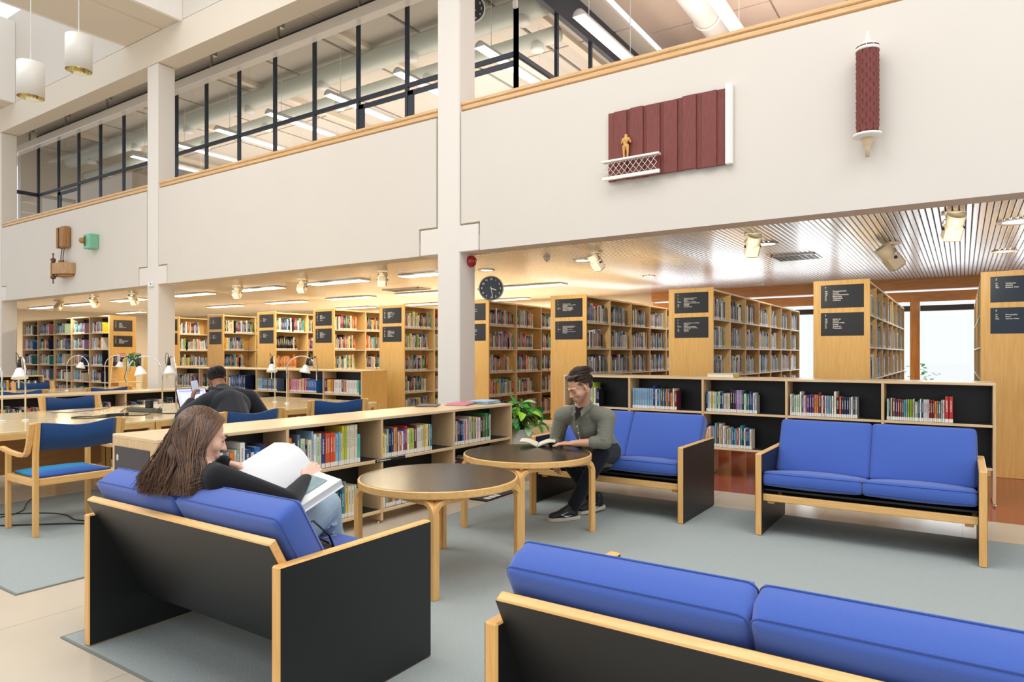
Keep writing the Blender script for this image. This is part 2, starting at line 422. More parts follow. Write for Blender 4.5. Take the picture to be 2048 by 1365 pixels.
# outside the tall windows: canopy beam, pale paving and a shrub
struct('ground_outside', MB().box(-9, YW+.3, -.2, 9, 30, -.05), mat('paving_pale', 'ffffff', .9))
t = thing('canopy_beam', 'dark horizontal canopy beam seen outside through the tall windows', 'beam', (0, 19.0, 2.42)); MB().bbox((0, 0, .06), (16, .12, .13)).build('steel_beam', BLACK, t); MB().bbox((7.9, 0, -1.2), (.15, .15, 2.5)).build('post', BLACK, t); MB().bbox((-7.9, 0, -1.2), (.15, .15, 2.5)).build('post', BLACK, t)
t = thing('shrub', 'green shrub outside the tall window at the photo edge', 'shrub', (-.9, 19.5, 0)); m_ = MB()
for i in range(160):
    a = R.uniform(0, 6.28); r_ = R.uniform(0, .5); p = Vector((r_*cos(a), r_*sin(a), R.uniform(.1, 1.2)-r_*.5)); q = Vector((R.uniform(-.12, .12), R.uniform(-.12, .12), R.uniform(-.05, .12))); w_ = Vector((q.y, -q.x, .03)); m_.add([p, p+q*.5+w_*.4, p+q, p+q*.5-w_*.4], [(0, 1, 2, 3)])
m_.build('foliage', mat('shrub_green', '5fae6a', .7), t); MB().tube([(0, 0, 0), (0, 0, .8)], .03, 8).build('stem', mat('stem_brown', '5b4630', .8), t)
# ================= carpets =================
def carpet(x0, y0, x1, y1, label):
    t = thing('carpet', label, 'carpet', ((x0+x1)/2, (y0+y1)/2, 0), 0); w, h = (x1-x0)/2, (y1-y0)/2
    MB().box(-w+.012, -h+.012, .001, w-.012, h-.012, .008).build('pile', CARPET, t)
    m_ = MB(); 
    for a in ((-w, -h, w, -h+.012), (-w, h-.012, w, h), (-w, -h+.012, -w+.012, h-.012), (w-.012, -h+.012, w, h-.012)): m_.box(a[0], a[1], .001, a[2], a[3], .007)
    m_.build('edge_binding', CREDGE, t)
CT = .008
carpet(-3.64, 1.50, 5.5, 6.07, 'large grey-blue carpet under the round tables and blue sofas')
carpet(-7.3, 1.62, -4.49, 6.3, 'grey carpet under the reading desk chairs behind the low bookcase')
carpet(-15.0, 1.0, -10.55, 7.0, 'grey carpet beyond the middle low bookcase')

# ================= sofas =================
def cushion(w, d, h, name, parent, M, seg=14, crown=.018):
    """box cushion w(x) d(y) h(z), rounded, with piping; local centre at origin, placed by M"""
    m_ = MB(); r = .032; nx, ny = seg, seg
    def prof(a, half):      # rounded rectangle pull-in near edges
        e = half-abs(a); return 0 if e > r else (1-math.sqrt(max(0, 1-((r-e)/r)**2)))
    top = []; us = [-1, -.97, -.93, -.86, -.6, -.3, 0, .3, .6, .86, .93, .97, 1]
    grid = {}
    vs = []; fs = []
    for sgn in (1, -1):
        for i, u in enumerate(us):
            for j, v in enumerate(us):
                x = u*w/2; y = v*d/2
                px, py = prof(x, w/2), prof(y, d/2)
                z = (h/2-.004)+crown*(1-u*u)*(1-v*v)*1.2-max(px, py)*r*.55
                x2 = x; y2 = y
                rc = .03  # round corners in plan
                ex, ey = w/2-abs(x), d/2-abs(y)
                if ex < rc and ey < rc:
                    dd = math.hypot(rc-ex, rc-ey)
                    if dd > rc: k = rc/dd; x2 = math.copysign(w/2-rc+(rc-ex)*k, x); y2 = math.copysign(d/2-rc+(rc-ey)*k, y)
                grid[(sgn, i, j)] = len(vs); vs.append(M @ Vector((x2, y2, sgn*z)))
        for i in range(len(us)-1):
            for j in range(len(us)-1):
                q = (grid[(sgn, i, j)], grid[(sgn, i+1, j)], grid[(sgn, i+1, j+1)], grid[(sgn, i, j+1)])
                fs.append(q if sgn > 0 else tuple(reversed(q)))
    n = len(us)-1
    loop = [(i, 0) for i in range(n)]+[(n, j) for j in range(n)]+[(i, n) for i in range(n, 0, -1)]+[(0, j) for j in range(n, 0, -1)]
    # side wall with a slight belly
    mid = []
    for (i, j) in loop:
        a = vs[grid[(1, i, j)]]; b_ = vs[grid[(-1, i, j)]]; c = (a+b_)/2; loc = M.inverted() @ c; k = Vector((loc.x/(w/2), loc.y/(d/2), 0)); 
        if k.length > 0: k = k.normalized()
        mid.append(len(vs)); vs.append(M @ (loc+k*.008))
    L = len(loop)
    for k in range(L):
        l = (k+1) % L; a, b_ = grid[(1, *loop[k])], grid[(1, *loop[l])]; c, e = grid[(-1, *loop[k])], grid[(-1, *loop[l])]
        fs.append((a, mid[k], mid[l], b_)); fs.append((mid[k], c, e, mid[l]))
    m_.add(vs, fs, 0, True)
    o = m_.build(name, BLUE, parent)
    pp = MB()
    for sgn in (1, -1):
        path = [vs[grid[(sgn, i, j)]] for i, j in loop]; path.append(path[0])
        pp.tube(path, .0035, 6, caps=False)
    pp.build('piping', PIPE, o)
    return o
def make_sofa(label):
    t = thing('sofa', label, 'sofa'); w, d, h, th = 1.44, .82, .617, .045
    for s in (-1, 1):
        x0 = s*(w/2-th/2)
        m_ = MB(); m_.bbox((x0, 0, h/2), (th, d, h), 0, ch=.006)
        o = m_.build('arm_panel', BIRCH_Z, t)
        m2 = MB()
        for q in (-1, 1): m2.box(x0+q*(th/2)-.0015, -d/2+.006, .006, x0+q*(th/2)+.0015, d/2-.006, h-.006)
        m2.build('laminate_face', BLACKLAM, o)
    iw = w/2-th-.001
    # inclined back board
    y1, z1, y0, z0 = .405, .700, .135, .185; L = math.hypot(y1-y0, z1-z0); a = math.atan2(z1-z0, y1-y0)
    M = T(0, (y0+y1)/2, (z0+z1)/2) @ Rx(a)
    o = MB().bbox((0, 0, 0), (2*iw, L, .036), 0, M, ch=.005).build('back_panel', BIRCH_X, t)
    m2 = MB()
    for q in (-1, 1): m2.box(-iw+.03, -L/2+.004, q*.018-.0012, iw-.03, L/2-.005, q*.018+.0012, 0, M)
    m2.box(-iw+.001, -L/2+.004, -.0195, iw-.001, L/2-.005, -.0170, 0, M)
    m2.build('laminate_face', BLACKLAM, o)
    ang = radians(8)
    Ms = T(0, -.02, .315) @ Rx(-ang)
    MB().bbox((0, -.05, -.02), (2*iw, .54, .018), 0, Ms).build('seat_board', BLACKLAM, t)
    MB().bbox((0, -d/2+.055, .285), (2*iw, .03, .052), ch=.004).build('front_rail', BIRCH_X, t)
    for s in (-1, 1):
        MB().bbox((s*(iw-.05), -d/2+.09, .25), (.05, .04, .03)).build('rail_bracket', BIRCH_X, t)
    for s in (-1, 1):
        cushion(.668, .575, .118, 'seat_cushion', t, T(s*.336, -.100, .393) @ Rx(-ang))
        MB_ = T(s*.336, .222, .597) @ Rx(a-radians(1))
        cushion(.668, .46, .145, 'back_cushion', t, MB_)
    MB().box(.56, -.368, .270, .625, -.3695, .292).build('sticker', mat('sticker_white', 'e9e4da', .6), t)
    return t
SOFA = make_sofa('royal blue two-seat sofa standing alone before the low bookcase, seen from its front')
SOFA.location = (-.587, 5.27+.41, CT)
dup(SOFA, (-2.59, 5.27+.41, CT), 0, 'royal blue sofa on which the reading man sits at the round table', None)
dup(SOFA, (-2.725, 1.525+.405, CT), pi, 'blue sofa in which the long-haired woman leans back, black back panel visible', None)
dup(SOFA, (-.405, 1.54+.41, CT), pi, 'blue sofa cut off by the photo corner, seen from behind, empty')

# ================= round tables =================
TOPM = mat('dark_linoleum', '26231f', .24, spec=.6, noise=.1, nscale=4)
def make_table(label, a0):
    t = thing('round_table', label, 'table'); r = .5
    m_ = MB(); m_.lathe([(.0, .555), (r-.006, .555), (r, .561), (r, .596), (r-.004, .600), (r-.012, .6005)], 96, sm=False); m_.build('edge_band', BIRCH_X, t)
    MB().lathe([(0, .5995), (.0, .602), (r-.012, .602), (r-.012, .5995)], 96, sm=False).build('tabletop', TOPM, t)
    c = [Vector((.535*cos(radians(a0+90*k)), .535*sin(radians(a0+90*k)), 0)) for k in range(4)]
    for k in range(4):
        for q in (1, -1):
            d_ = (c[(k+q) % 4]-c[k]).normalized(); other = (c[(k-q) % 4]-c[k]).normalized()
            base = c[k]+other*.026+d_*.02; z = Vector((0, 0, 1)); th = .03; wd = .046; R0 = .075
            path = [(0, 0), (0, .552-R0-th/2)]
            for i in range(1, 9): an = pi/2*i/8; path.append((R0-R0*cos(an), .552-R0-th/2+R0*sin(an)))
            path.append((.26, .552-th/2))
            vs = []; n = len(path)
            for i, (s_, h_) in enumerate(path):
                t0 = Vector(path[max(0, i-1)]+(0,)); t1 = Vector(path[min(n-1, i+1)]+(0,)); tt = (t1-t0).normalized(); nn = Vector((-tt.y, tt.x, 0))
                for (a_, b_) in ((-1, -1), (1, -1), (1, 1), (-1, 1)):
                    p = Vector((s_, h_, 0))+nn*(a_*th/2); vs.append(base+d_*p.x+z*p.y+other*(b_*wd/2))
            fs = [(3, 2, 1, 0), tuple(4*(n-1)+i for i in range(4))]
            for i in range(n-1):
                for e in range(4): f = (e+1) % 4; fs.append((4*i+e, 4*i+f, 4*(i+1)+f, 4*(i+1)+e))
            MB().add(vs, fs).build('leg', BIRCH_Z, t, bevel=.003)
    return t
make_table('round black-topped table with an empty top, beside the seated woman', 37).location = (-2.75, 3.28, CT)
make_table('round black-topped table on which the man rests his open book', 27).location = (-2.83, 4.45, CT)

# ================= low bookcases =================
def lowcase(name, label, n, bw, z_top, shelves, depth, loc, rz, back=True, foot=True, double=False):
    """front faces local -y, bays run along +x from 0; z shelves = top faces"""
    t = thing(name, label, 'bookcase', loc, rz); th = .024
    MB().bbox((n*bw/2, depth/2, z_top-th/2), (n*bw+th, depth, th), ch=.003).build('top_board', SHELF_X, t)
    for i in range(n+1):
        end = i in (0, n)
        MB().bbox((i*bw, depth/2, (z_top-th+.02)/2 if not double or end else (z_top)/2), (th, depth-.002, z_top-th-.02), ch=.002).build('upright', SHELF_Z, t)
        if foot and not end: pass
        MB().lathe([(0, 0), (.02, 0), (.02, .006), (.006, .01), (.006, .03)], 12).build('foot', CHROME, t, loc=(i*bw, .05, 0))
    for zi, z in enumerate(shelves):
        for i in range(n):
            s_ = MB(); s_.bbox((i*bw+bw/2, depth/2, z-th/2), (bw-th-.002, depth-.004, th), 0, ch=.002)
            s_.box(i*bw+th/2+.002, .022, z, i*bw+bw-th/2-.002, depth-.02, z+.0015, 1)
            s_.build('shelf_board', [SHELF_X, DKSHELF], t)
    if back:
        yb = depth/2 if double else depth-.02
        for i in range(n):
            MB().box(i*bw+th/2, yb-.004, shelves[-1], i*bw+bw-th/2, yb+.004, z_top-th).build('back_board', BLACKLAM, t)
    return t
LL = 3.63; AL = radians(90)-math.atan2(.03, 1)  # bookcase runs along +Y, front faces +X: bay axis = -Y for local x if front is -y -> rotate +90
# left low bookcase: local x along world +Y, local -y = world +X
lowL = lowcase('low_bookcase', 'long low bookcase with a section sign numbered 8 on its end, beside the round tables', 4, .905, .868, [.523, .110], .56, (-3.985, 2.17, 0), AL, double=True)
SIGN = mat('sign_black', '26272a', .38); SIGNB = mat('sign_navy', '14283c', .3); INK = mat('sign_white', 'f2f0ea', .6)
def sign(parent, w, h, loc, rot, big, codes, names, navy=False, size=.0215):
    """plate in local xz plane facing -y, origin at its lower left"""
    s = MB().bbox((w/2, 0, h/2), (w, .004, h), ch=.001).build('sign_plate', SIGNB if navy else SIGN, parent, loc=loc, rot=rot)
    text('lettering', big, size*1.5, INK, s, (.045*w/.48, -.0025, h-.045), (pi/2, 0, 0))
    if codes: text('lettering', codes, size, INK, s, (.045*w/.48, -.0025, h-.085), (pi/2, 0, 0), 1.1)
    text('lettering', names, size, INK, s, (.135*w/.48, -.0025, h-.085), (pi/2, 0, 0), 1.1)
    return s
# end sign of the long low bookcase
es = MB(); es.bbox((.23, 0, .29), (.44, .003, .54), ch=.001)
es = es.build('end_sign', mat('sign_violet', '2b2229', .3), lowL, loc=(-.016, .53, .235), rot=(0, 0, -pi/2))
text('lettering', '8', .055, INK, es, (.04, -.003, .47), (pi/2, 0, 0))
text('lettering', '809.454.1\n809.455\n82', .032, INK, es, (.04, -.003, .37), (pi/2, 0, 0), 1.45)
text('lettering', 'Suomen kieli\nSaamen kieli\nKirjallisuudentutkimus.\nKirjallisuudenhistoria\nPuhetaito', .032, INK, es, (.165, -.003, .37), (pi/2, 0, 0), 1.45)
sh = MB().bbox((.06, 0, .012), (.34, .002, .024), ch=.0005).build('shelf_sign', SIGN, lowL, loc=(1.84, -.003, .500))
text('lettering', '82   Kirjallisuudentutkimus', .014, INK, sh, (-.09, -.0015, .008), (pi/2, 0, 0))

lowR = lowcase('low_bookcase', 'low bookcase with black backs right behind the two facing blue sofas', 5, .888, 1.116, [.735, .345], .56, (-4.20, 7.47, 0), 0, double=True)
midL = lowcase('low_bookcase', 'long low bookcase standing between the two rows of reading desks', 7, .9, .838, [.46, .08], .56, (-9.9, .42, 0), pi/2, double=True)
backL = lowcase('low_bookcase', 'low bookcase with a plain yellow end panel behind the desk lamps', 7, .962, 1.095, [.68, .30], .60, (-8.5-7*.962, 8.1, 0), 0, double=True)
MB().box(7*.962+.0125, .002, .02, 7*.962+.02, .60, 1.09).build('end_panel', PANEL, backL)
farL = lowcase('low_bookcase', 'low bookcase behind the farthest reading desk at the photo edge', 3, .9, .90, [.55, .15], .5, (-17.2, 4.05, 0), pi/2, double=True)

# ================= tall bookcases =================
def tallcase(name, label, n, bw, xr, w, y0, faces=('e',), shelves=(1.875, 1.47, 1.065, .66, .25), top=2.305):
    t = thing(name, label, 'bookcase', (xr-w, y0, 0)); th = .03
    MB().bbox((w/2, -.015, top/2), (w, .03, top), ch=.004).build('end_panel', PANEL, t)
    m_ = MB()
    for i in range(1, n+1): MB().bbox((w/2, i*bw, (top-.03)/2), (w-.02, .026, top-.03), ch=.003).build('upright', PANELS, t)
    for i in range(n):
        s_ = MB(); s_.box(.01, i*bw+.013, top-.045, w-.01, i*bw+bw-.013, top-.02); s_.box(w/2-.006, i*bw+.01, .1, w/2+.006, i*bw+bw-.01, top-.05); s_.build('back_board', PANELS, t)
        if i < 5:
            for z in shelves: MB().box(.012, i*bw+.014, z-.02, w-.012, i*bw+bw-.014, z).build('shelf_board', mat('shelf_metal', 'd9cdb8', .45), t)
        else:
            s_ = MB()
            for z in shelves: s_.box(.012, i*bw+.014, z-.02, w-.012, i*bw+bw-.014, z)
            s_.build('shelf_board', mat('shelf_metal', 'd9cdb8', .45), t)
    return t
TXR = []
TX = [.81, -.94, -2.86, -4.82, -6.67, -8.6, -10.5, -12.35, -14.25, -16.1]
SG = {
 0: ('7', '77\n78\n78.5', 'Valokuvaus\nMusiikki\nElokuva. Video', '77\n78\n78.5', 'Photography\nMusic\nCinema. Video'),
 1: ('7', '747\n748\n749\n75\n76\n77', 'Sisustussuunnittelu\nLasitaide\nHuonekalusuunnittelu\nMaalaustaide\nTaidegrafiikka\nValokuvaus', '747\n748\n749\n75\n76\n77', 'Interior art\nGlass art\nFurniture design\nPainting\nGraphic art\nPhotography'),
 2: ('7', '73\n\n74\n741/744\n\n745\n746\n747', 'Kuvanveisto. Keramiikkataide.\nTaidekasito. Korutaide\nPiirustus\nTaideteollisuus. Taidekasityo\nTeollinen muotoilu. Palvelumuotoilu\nKoristetaide\nTekstiilitaide\nSisustussuunnittelu', '73\n\n74\n741/744\n\n745\n746\n747', 'Sculpture. Ceramic arts. Goldsmith.\nArt jewellery\nDrawing\nIndustrial art. Art handicraft\nIndustrial design. Service design\nDecorative art\nTextile art\nInterior art'),
 3: ('7', '71\n\n\n72\n725/726\n73', 'Yhdyskuntasuunnittelu\nAluesuunnittelu. Maisemasuunnittelu.\nPuutarhataide\nArkkitehtuuri. Rakennustaide\nKuvataide. Kuvataidehistoria\nKuvanveisto. Keramiikkataide.\nTaidekasityo. Korutaide', '71\n\n72\n725/726\n\n73', 'Physical planning. Regional planning.\nLandscape planning. Garden art\nArchitecture\nFine arts. Main forms of art.\nHistory of art\nSculpture. Ceramic arts. Goldsmith.\nArt jewellery'),
}
tall = []
for k, xr in enumerate(TX):
    w = .64; nb = 7 if k < 4 else 5
    lab = ['tall bookcase at the photo edge, its section sign listing music and cinema', 'tall bookcase with end sign listing interior art and photography, before the windows',
           'tall bookcase whose end panel shows above the man-side sofa, sign listing sculpture', 'tall bookcase whose end panel rises right behind the reading man',
           'tall bookcase partly hidden behind the near white column', 'tall bookcase with two black end signs rising behind the plain yellow end panel',
           'tall bookcase, second sign-bearing end panel from the near white column', 'tall bookcase, third sign-bearing end panel from the near white column',
           'tall bookcase, fourth sign-bearing end panel from the near white column', 'tall bookcase showing only shelves beside the middle white column'][k]
    t = tallcase('tall_bookcase', lab, nb, .85, xr, w, 9.30); tall.append(t)
    g = SG.get(k)
    if g is None:
        b = {4: '7', 5: '7', 6: '6,7', 7: '6', 8: '5', 9: '5'}[k]
        if k in (4, 5): g = (b, '703\n7038\n\n707\n71\n73\n7899', 'Taiteentutkimus\nTaidehistoria. Taidemuseot.\nEstetiikka\nTaidekasvatus. Taideopetus\nTaideteokset\nTaidegrafiikka. Video\nMuseoala', '703\n7038\n\n707\n71\n73\n7899', 'Art research\nArt history. Museums of art.\nAesthetics. Theory of art\nArt education. Art teaching\nArt works\nGraphic art. Video\nMuseums. Gallery work')
        elif k == 6: g = (b, '65\n657\n659\n67\n69\n\n7015', 'Kaupan ala\nKirjanpito\nMarkkinointi. Mainonta\nTeollisuus. Kasiteollisuus\nRakentaminen\n\nTaiteen talous', '65\n657\n659\n67\n\n69\n7015', 'Business. Trade\nBook keeping\nMarketing and advertising\nIndustry. Handicraft.\nManufactures\nBuilding construction\nArt economy')
        else: g = (b, '61\n\n62\n63\n64', 'Laaketiede\nTerveys\nTekniikka. Insinoorit\nMaatalous\nKotitalous', '61\n\n62\n63\n64', 'Medicine. Health\nNursing\nEngineering. Technology\nAgriculture\nHome economics')
    sz = .019 if k in (0, 1) else .0155
    if k in (0, 1): sz = .0205
    sign(t, .485, .288, (.09, -.033, 1.957), (0, 0, 0), g[0], g[1], g[2], k == 0, sz)
    sign(t, .485, .288, (.09, -.033, 1.608), (0, 0, 0), g[0], g[3], g[4], k == 0, sz)
# far unit facing the hall, black backs, signs on its end panel
ft = thing('tall_bookcase', 'wide tall bookcase facing the hall under the boat-like sculpture, signs on its end', 'bookcase', (-21.75, 8.02, 0))
nb, bw = 5, .962
for i in range(nb+1): MB().bbox((i*bw, .3, 1.14), (.03, .6, 2.28), ch=.003).build('upright', SHELF_Z, ft)
for i in range(nb):
    MB().box(i*bw+.016, .30, .1, i*bw+bw-.016, .312, 2.27).build('back_board', BLACKLAM, ft)
    for z in (2.305, 1.90, 1.50, 1.10, .70, .30): MB().box(i*bw+.016, .004, z-.024, i*bw+bw-.016, .59, z).build('shelf_board', SHELF_X, ft)
MB().box(nb*bw+.0155, -.002, 0, nb*bw+.04, .62, 2.30).build('end_panel', PANEL, ft)
for z, nm in ((1.93, 'Kirjallisuus\nKielitiede\nSanakirjat\nRuotsin kieli\nEnglannin kieli\nSuomalainen kirjallisuus'), (1.55, 'Literature\nLinguistics\nDictionaries, reference works\nSwedish language, grammar\nEnglish language\nFinnish literature')):
    sign(ft, .44, .27, (nb*bw+.045, .09, z), (0, 0, pi/2), '8', '80\n81\n82\n83\n84\n85', nm, False, .018)
ft2 = thing('tall_bookcase', 'tall bookcase cut off by the photo edge beside the farthest column', 'bookcase', (-23.2, 5.2, 0))
for y in (0, .9, 1.8): MB().bbox((0, y, 1.2), (.5, .03, 2.4), ch=.003).build('upright', SHELF_Z, ft2)
for i in range(2):
    MB().box(-.24, i*.9+.016, .1, -.23, i*.9+.884, 2.37).build('back_board', PANELS, ft2)
    for z in (2.4, 2.0, 1.6, 1.2, .8, .4): MB().box(-.24, i*.9+.016, z-.024, .24, i*.9+.884, z).build('shelf_board', SHELF_X, ft2)
# ================= books =================
BC = {'white': 'ece8e0', 'cream': 'e3d8bd', 'beige': 'c9b794', 'grey': '9d9c98', 'dark grey': '55565a', 'black': '1d1d20', 'navy blue': '1f2f57', 'dark blue': '23417a', 'blue': '2f6ab0',
      'light blue': '8fb6d4', 'pale blue': 'b9d0dc', 'teal': '2a8a93', 'turquoise': '58b9b7', 'dark green': '1e5a45', 'green': '3f8f4c', 'pale green': 'bcd3ae', 'lime green': 'a6c331',
      'olive': '75752f', 'yellow': 'e6c534', 'orange': 'e0832f', 'orange red': 'd9562c', 'red': 'bf2f2c', 'dark red': '8c2630', 'maroon': '6c2733', 'pink': 'dd8ea0', 'purple': '59356f',
      'lilac': 'a790bd', 'brown': '7a4f35', 'slate blue': '5f7187', 'grey-green': '8fa39a', 'tan': 'b08d5e'}
def covermat(name, hexc, band=False):
    """cover: title-like marks run down the middle of the spine"""
    key = 'cover '+name
    if key in MATS: return MATS[key]
    m, nt, b = newmat(key); c = lin(hexc); lum = .3*c[0]+.6*c[1]+.1*c[2]
    uv = nt.nodes.new('ShaderNodeUVMap'); sp = nt.nodes.new('ShaderNodeSeparateXYZ'); nt.links.new(uv.outputs[0], sp.inputs[0])
    def rng(sock, a, b_):
        g = nt.nodes.new('ShaderNodeMath'); g.operation = 'GREATER_THAN'; nt.links.new(sock, g.inputs[0]); g.inputs[1].default_value = a
        l = nt.nodes.new('ShaderNodeMath'); l.operation = 'LESS_THAN'; nt.links.new(sock, l.inputs[0]); l.inputs[1].default_value = b_
        q = nt.nodes.new('ShaderNodeMath'); q.operation = 'MULTIPLY'; nt.links.new(g.outputs[0], q.inputs[0]); nt.links.new(l.outputs[0], q.inputs[1]); return q.outputs[0]
    def mul(a, b_):
        q = nt.nodes.new('ShaderNodeMath'); q.operation = 'MULTIPLY'; nt.links.new(a, q.inputs[0]); nt.links.new(b_, q.inputs[1]); return q.outputs[0]
    oi = nt.nodes.new('ShaderNodeObjectInfo')
    ns = nt.nodes.new('ShaderNodeTexNoise'); ns.noise_dimensions = '4D'; ns.inputs['Scale'].default_value = 1
    mp = nt.nodes.new('ShaderNodeMapping'); mp.inputs['Scale'].default_value = (5, 70, 1); nt.links.new(uv.outputs[0], mp.inputs[0]); nt.links.new(mp.outputs[0], ns.inputs['Vector'])
    ml = nt.nodes.new('ShaderNodeMath'); ml.operation = 'MULTIPLY'; ml.inputs[1].default_value = 50; nt.links.new(oi.outputs['Random'], ml.inputs[0]); nt.links.new(ml.outputs[0], ns.inputs['W'])
    gt = nt.nodes.new('ShaderNodeMath'); gt.operation = 'GREATER_THAN'; gt.inputs[1].default_value = .47; nt.links.new(ns.outputs[0], gt.inputs[0])
    mask = mul(mul(rng(sp.outputs[0], .34, .66), rng(sp.outputs[1], .42, .86)), gt.outputs[0])
    mx = nt.nodes.new('ShaderNodeMix'); mx.data_type = 'RGBA'; mx.inputs[6].default_value = c; mx.inputs[7].default_value = lin('f0ece2') if lum < .35 else lin('3a3a40')
    sc = nt.nodes.new('ShaderNodeMath'); sc.operation = 'MULTIPLY'; sc.inputs[1].default_value = .75; nt.links.new(mask, sc.inputs[0])
    nt.links.new(sc.outputs[0], mx.inputs[0]); nt.links.new(mx.outputs[2], b.inputs['Base Color']); b.inputs['Roughness'].default_value = .42
    return m
PAGES = mat('page_block', 'e9e0cc', .85, noise=.06, nscale=300); LABELM = mat('call_label', 'e6e4dc', .7, noise=.12, nscale=260)
def bookmesh(th, d, h, m):
    """spine faces -y"""
    mb = MB(); c = .0025
    mb.box(0, 0, 0, c, d, h, 0); mb.box(th-c, 0, 0, th, d, h, 0)
    mb.add([(0, 0, 0), (th, 0, 0), (th, 0, h), (0, 0, h), (c, c, 0), (th-c, c, 0), (th-c, c, h), (c, c, h)], [(0, 1, 2, 3), (7, 6, 5, 4), (3, 2, 6, 7), (4, 5, 1, 0)], 0)
    me = mb.mesh('book', m); uv = me.uv_layers.new(name='UVMap')
    for p in me.polygons:
        for li in p.loop_indices:
            v = me.vertices[me.loops[li].vertex_index].co
            uv.data[li].uv = (v.x/th, v.z/h) if p.normal.y < -.9 and p.area > th*h*.6 else (-1, -1)
    return me
NBOOK = [0]
def book(loc, rz, th, d, h, colour, label, group, lean=0, lab=True):
    M = T(*loc) @ Rz(rz) @ Ry(lean)
    o = bpy.data.objects.new('book', bookmesh(th, d, h, covermat(colour, BC[colour]))); COL.objects.link(o); o.matrix_world = M
    tag(o, label, 'book', group); NBOOK[0] += 1
    p = MB().box(.0026, .004, .003, th-.0026, d-.004, h-.004).build('pages', PAGES, o)
    if lab: MB().box(.0008, -.0006, .002, th-.0008, -.0001, .036).build('spine_label', LABELM, o)
    return o
# stuff: all remaining books in one mesh, coloured per face
SV, SF, SC, SUV = [], [], [], []
def addbook(M, th, d, h, col, lab=True):
    k = len(SV)
    for z in (0, h):
        for y in (0, d):
            for x in (0, th): SV.append(M @ Vector((x, y, z)))
    def f(q, c, u=None):
        SF.append(tuple(k+i for i in q)); SC.append(c); SUV.append(u)
    f((0, 1, 5, 4), col, ((0, 0), (1, 0), (1, 1), (0, 1))); f((0, 4, 6, 2), col); f((1, 3, 7, 5), col); f((4, 5, 7, 6), lin('e3dac6'))
    if lab:
        k = len(SV)
        for x, z in ((.001, .003), (th-.001, .003), (th-.001, .034), (.001, .034)): SV.append(M @ Vector((x, -.0012, z)))
        SF.append((k, k+1, k+2, k+3)); SC.append(lin('e6e4dc')); SUV.append(None)
NAMES = list(BC); WGT = [10, 8, 4, 6, 5, 8, 5, 5, 5, 5, 3, 3, 2, 3, 3, 3, 1.5, 1.5, 3, 3, 2, 5, 3, 3, 2, 2, 2, 2, 3, 3, 2]
def stuffrow(M0, length, fill, hr=(.2, .3), dr=(.15, .22), zmax=.36, palette=None, wr=(.012, .042), lean=True):
    """M0: frame whose x runs along the shelf, -y to the viewer"""
    x = .004
    while x < length*fill:
        th = R.uniform(*wr); h = min(zmax, R.uniform(*hr)); d = R.uniform(*dr)
        nm = palette[0] if palette and R.random() < palette[1] else R.choices(NAMES, WGT)[0]
        if isinstance(nm, (list, tuple)): nm = R.choice(nm)
        c = lin(BC[nm]); j = R.uniform(.8, 1.12); c = tuple(min(1, q*j) for q in c[:3])+(1,)
        if x+th > length: break
        an = 0
        if lean and x > length*fill-.1 and R.random() < .5: an = R.uniform(-.18, -.05)
        addbook(M0 @ T(x, R.uniform(0, .012), 0) @ Ry(an), th, d, h, c); x += th+.0012+abs(an)*.02
        if R.random() < .015: x += R.uniform(.02, .05)
def toM(obj): return T(*obj.location) @ Rz(obj.rotation_euler.z)

def indiv(unit, x0, length, z, seq, rowname, unitname, group, start=.004, gap=.0008, depth0=.022):
    """seq: list of (colour, thickness, height[, lean]) placed left to right"""
    M = toM(unit); x = x0+start
    for i, s in enumerate(seq):
        colour, th, h = s[:3]; lean = s[3] if len(s) > 3 else 0
        p = M @ Vector((x, depth0+(R.random()*.008), z+.0016)); d = min(.21, h*R.uniform(.62, .74))
        size = 'tall' if h > .285 else ('small' if h < .185 else ('thick' if th > .038 else ('slim' if th < .015 else '')))
        lab = f"{size+' ' if size else ''}{colour} book, {ordinal(i+1)} from left, {rowname}, {unitname}"
        ws = len(lab.replace(',', '').split())
        if ws > 16: lab = f"{colour} book, {ordinal(i+1)} from left, {rowname}, {unitname}"
        book(p, unit.rotation_euler.z, th, d, h, colour, lab, group, lean)
        x += th+gap+abs(math.sin(lean))*.004
    return x
W_, C_, NB, LB = 'white', 'cream', 'navy blue', 'light blue'
def sq(s):
    out = []
    for e in s.split('|'):
        q = e.strip().split('/'); n = int(q[3]) if len(q) > 3 else 1
        for _ in range(n): out.append((q[0], int(q[1])/1000, int(q[2])/1000))
    return out
Z1, Z2 = .735, .345
U = 'bookcase behind the sofas'
bw = .888
